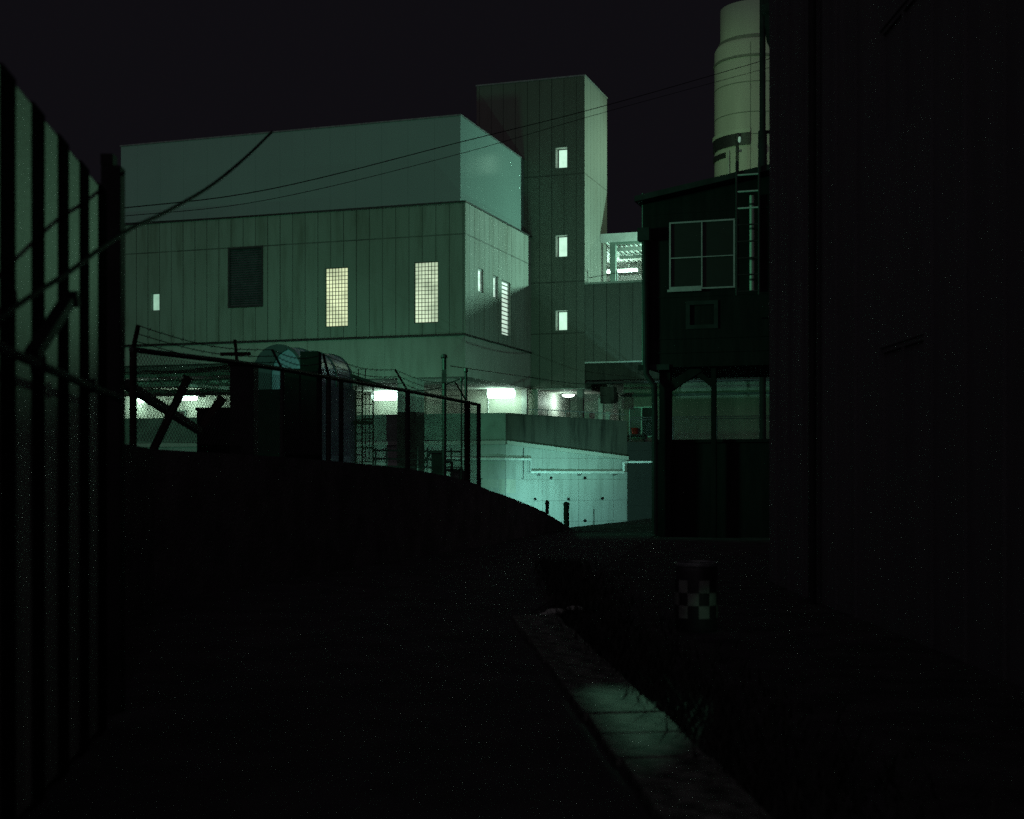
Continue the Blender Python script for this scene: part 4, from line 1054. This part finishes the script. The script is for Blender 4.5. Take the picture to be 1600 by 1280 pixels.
m=MB(); m.tube([y1,y1+Vector((0,0,2.3))],.05,10); m.build('post','galv_dark',y2,world=True)
m=MB(); m.lathe([(.16,2.50),(.16,2.52),(.02,2.60)],y1,14); m.build('cap','galv_dark',y2,world=True)
m=MB(); m.lathe([(.06,2.302),(.10,2.35),(.12,2.498)],y1,14,close=False); m.build('lens','lens',y2,world=True)
light('SPOT','bulb',tuple(y1+Vector((-.2,.15,2.42))),1100,(.36,1.0,.70),y2,.12,aim=tuple(BF.wor(0,5,7.6)),cone=84,blend=.8)
# added unseen flood lamps: terrace for the building side, tower roof for the stack
def flood(f0, label, power, col, aim, cone, blend, rad):
    f0=Vector(f0); v=(Vector(aim)-f0); v.z=0; v.normalize(); u=Vector((v.y,-v.x,0))
    fl=thing('added_flood_lamp',label,'flood lamp',tuple(f0))
    m=MB(); m.tube([f0,f0+Vector((0,0,.3))],.03,8); m.build('stand','galv_dark',fl,world=True)
    m=MB(); c=f0+Vector((0,0,.42)); m.bar(c-u*.2,c+u*.2,.16,.24); m.build('housing','galv_dark',fl,world=True)
    m=MB(); c2=c+v*.083; m.bar(c2-u*.17,c2+u*.17,.004,.18); m.build('lens','lens',fl,world=True)
    light('SPOT','bulb',tuple(c+v*.2),power,col,fl,rad,aim=aim,cone=cone,blend=blend)
flood(BF.wor(12.0,10.2,10.36),'added unseen flood lamp on the annex terrace facing the tower side',6700,(.48,1.0,.76),tuple(BF.wor(0,6.0,11.5)),112,.35,.12)
flood(BF.wor(2.0,12.4,TZ+.07),'added unseen flood lamp on the stair tower roof aimed at the stack',1500,(.48,1.0,.50),(sx-.6,SY,20),70,.6,.15)
light('SPOT','bulb',tuple(LPV[0]),1900,(.62,1.0,.60),LP,.30,aim=tuple(BF.wor(-.35,3.5,13.5)),cone=46,blend=.6)
# lane lamp added out of sight: narrow beams for left panels and slabs
c0=Vector((4.74,24.0,4.6)); wl=thing('added_lane_lamp','added unseen lane lamp on a pole just beyond the right black building','street lamp',(5.05,24.2,0))
m=MB(); m.tube([(5.05,24.2,0),(5.05,24.2,4.7),(4.98,24.15,4.82),tuple(c0+Vector((0,0,.14)))],.05,10); m.build('pole','galv_dark',wl,world=True)
m=MB(); m.lathe([(.02,.16),(.14,.1),(.18,.0),(.17,-.01)],c0,16); m.build('hood','galv_dark',wl,world=True,smooth=True)
m=MB(); m.lathe([(.14,-.012),(.1,-.06),(.02,-.08)],c0,16); m.build('lens','lens',wl,world=True,smooth=True)
light('SPOT','bulb',tuple(c0-Vector((0,0,.12))),1000,(.40,1.0,.58),wl,.05,aim=(-2.3,7.0,3.75),cone=12.0,blend=.8)
b0=c0-Vector((.1,0,.14)); light('SPOT','bulb',tuple(b0),2500,(.36,1.0,.62),wl,.003,aim=(.66,8.75,0),cone=5.0,blend=.85)
def mask_pt(x,y): return b0+(Vector((x,y,0))-b0)*.032
m=MB(); m.quad(mask_pt(kerb(12.4)+.05,12.4),mask_pt(kerb(5.2)+.04,5.2),mask_pt(kerb(5.2)-4.5,5.2),mask_pt(kerb(12.4)-4.0,12.4)); m.build('pool_mask','galv_dark',wl,world=True)  # added plate cuts the light pool along the kerb
m=MB(); m.quad(mask_pt(-.6,9.62),mask_pt(2.4,9.45),mask_pt(2.4,10.95),mask_pt(-.6,10.95)); m.build('pool_mask','galv_dark',wl,world=True)  # added plate cuts off the far end of the light pool
m=MB(); m.bar(mask_pt(2.4,9.5),c0+Vector((.05,-.15,.02)),.012); m.bar(mask_pt(-.6,10.2),c0+Vector((-.08,-.14,.02)),.012); m.build('bracket','galv_dark',wl,world=True)

n0=Vector((RX-.32,8.3,3.3)); nl=thing('added_porch_lamp','added unseen small hooded lamp on the near side of the right black building','wall lamp',tuple(n0))  # lamp added outside the frame, lights only the drum
m=MB(); m.bar(Vector((RX-.001,n0.y,n0.z+.08)),n0+Vector((0,0,.08)),.04); m.build('bracket','galv_dark',nl,world=True)
m=MB(); m.lathe([(.02,.13),(.10,.08),(.13,.0),(.12,-.01)],n0,14); m.build('hood','galv_dark',nl,world=True,smooth=True)
m=MB(); m.lathe([(.10,-.012),(.07,-.05),(.02,-.06)],n0,14); m.build('lens','lens',nl,world=True,smooth=True)
light('SPOT','bulb',tuple(n0-Vector((.05,-.05,.1))),75,(.36,1.0,.58),nl,.04,aim=(1.98,13.5,.20),cone=5.0,blend=.9)

# ------------------------------------------------------------------ night sky
wd=bpy.data.worlds.new('World'); S.world=wd; wd.use_nodes=True
N=wd.node_tree.nodes; L=wd.node_tree.links; bg=N['Background']
tc=N.new('ShaderNodeTexCoord'); sp=N.new('ShaderNodeSeparateXYZ'); L.new(tc.outputs['Generated'],sp.inputs[0])
back=ramp(N,L,sp.outputs[1],.3,-.7)      # fill glow added behind the camera to lift the blacks
mx_=mixc(N,L,back,(.0046,.0041,.0056),(.088,.078,.090)); L.new(mx_,bg.inputs['Color']); bg.inputs['Strength'].default_value=1.0

# ------------------------------------------------------------------ camera
cd=bpy.data.cameras.new('camera'); cam=bpy.data.objects.new('camera',cd); C.objects.link(cam)
cam.location=(0,0,EYE); cam.rotation_euler=(PI/2,0,0); cd.sensor_width=36; cd.lens=36*F/1600; cd.shift_y=100/1600
cd.clip_start=.1; cd.clip_end=900
cd.dof.use_dof=True; cd.dof.focus_distance=58; cd.dof.aperture_fstop=2.0
S.camera=cam
S.view_settings.view_transform='Standard'; S.view_settings.look='None'; S.view_settings.exposure=0; S.view_settings.gamma=1
S.render.engine='CYCLES'; S.cycles.use_denoising=False
try: S.cycles.use_light_tree=True
except Exception: pass
S.cycles.light_sampling_threshold=0.0; S.cycles.max_bounces=6; S.cycles.sample_clamp_indirect=.3; S.cycles.use_adaptive_sampling=False
S.cycles.caustics_reflective=False; S.cycles.caustics_refractive=False
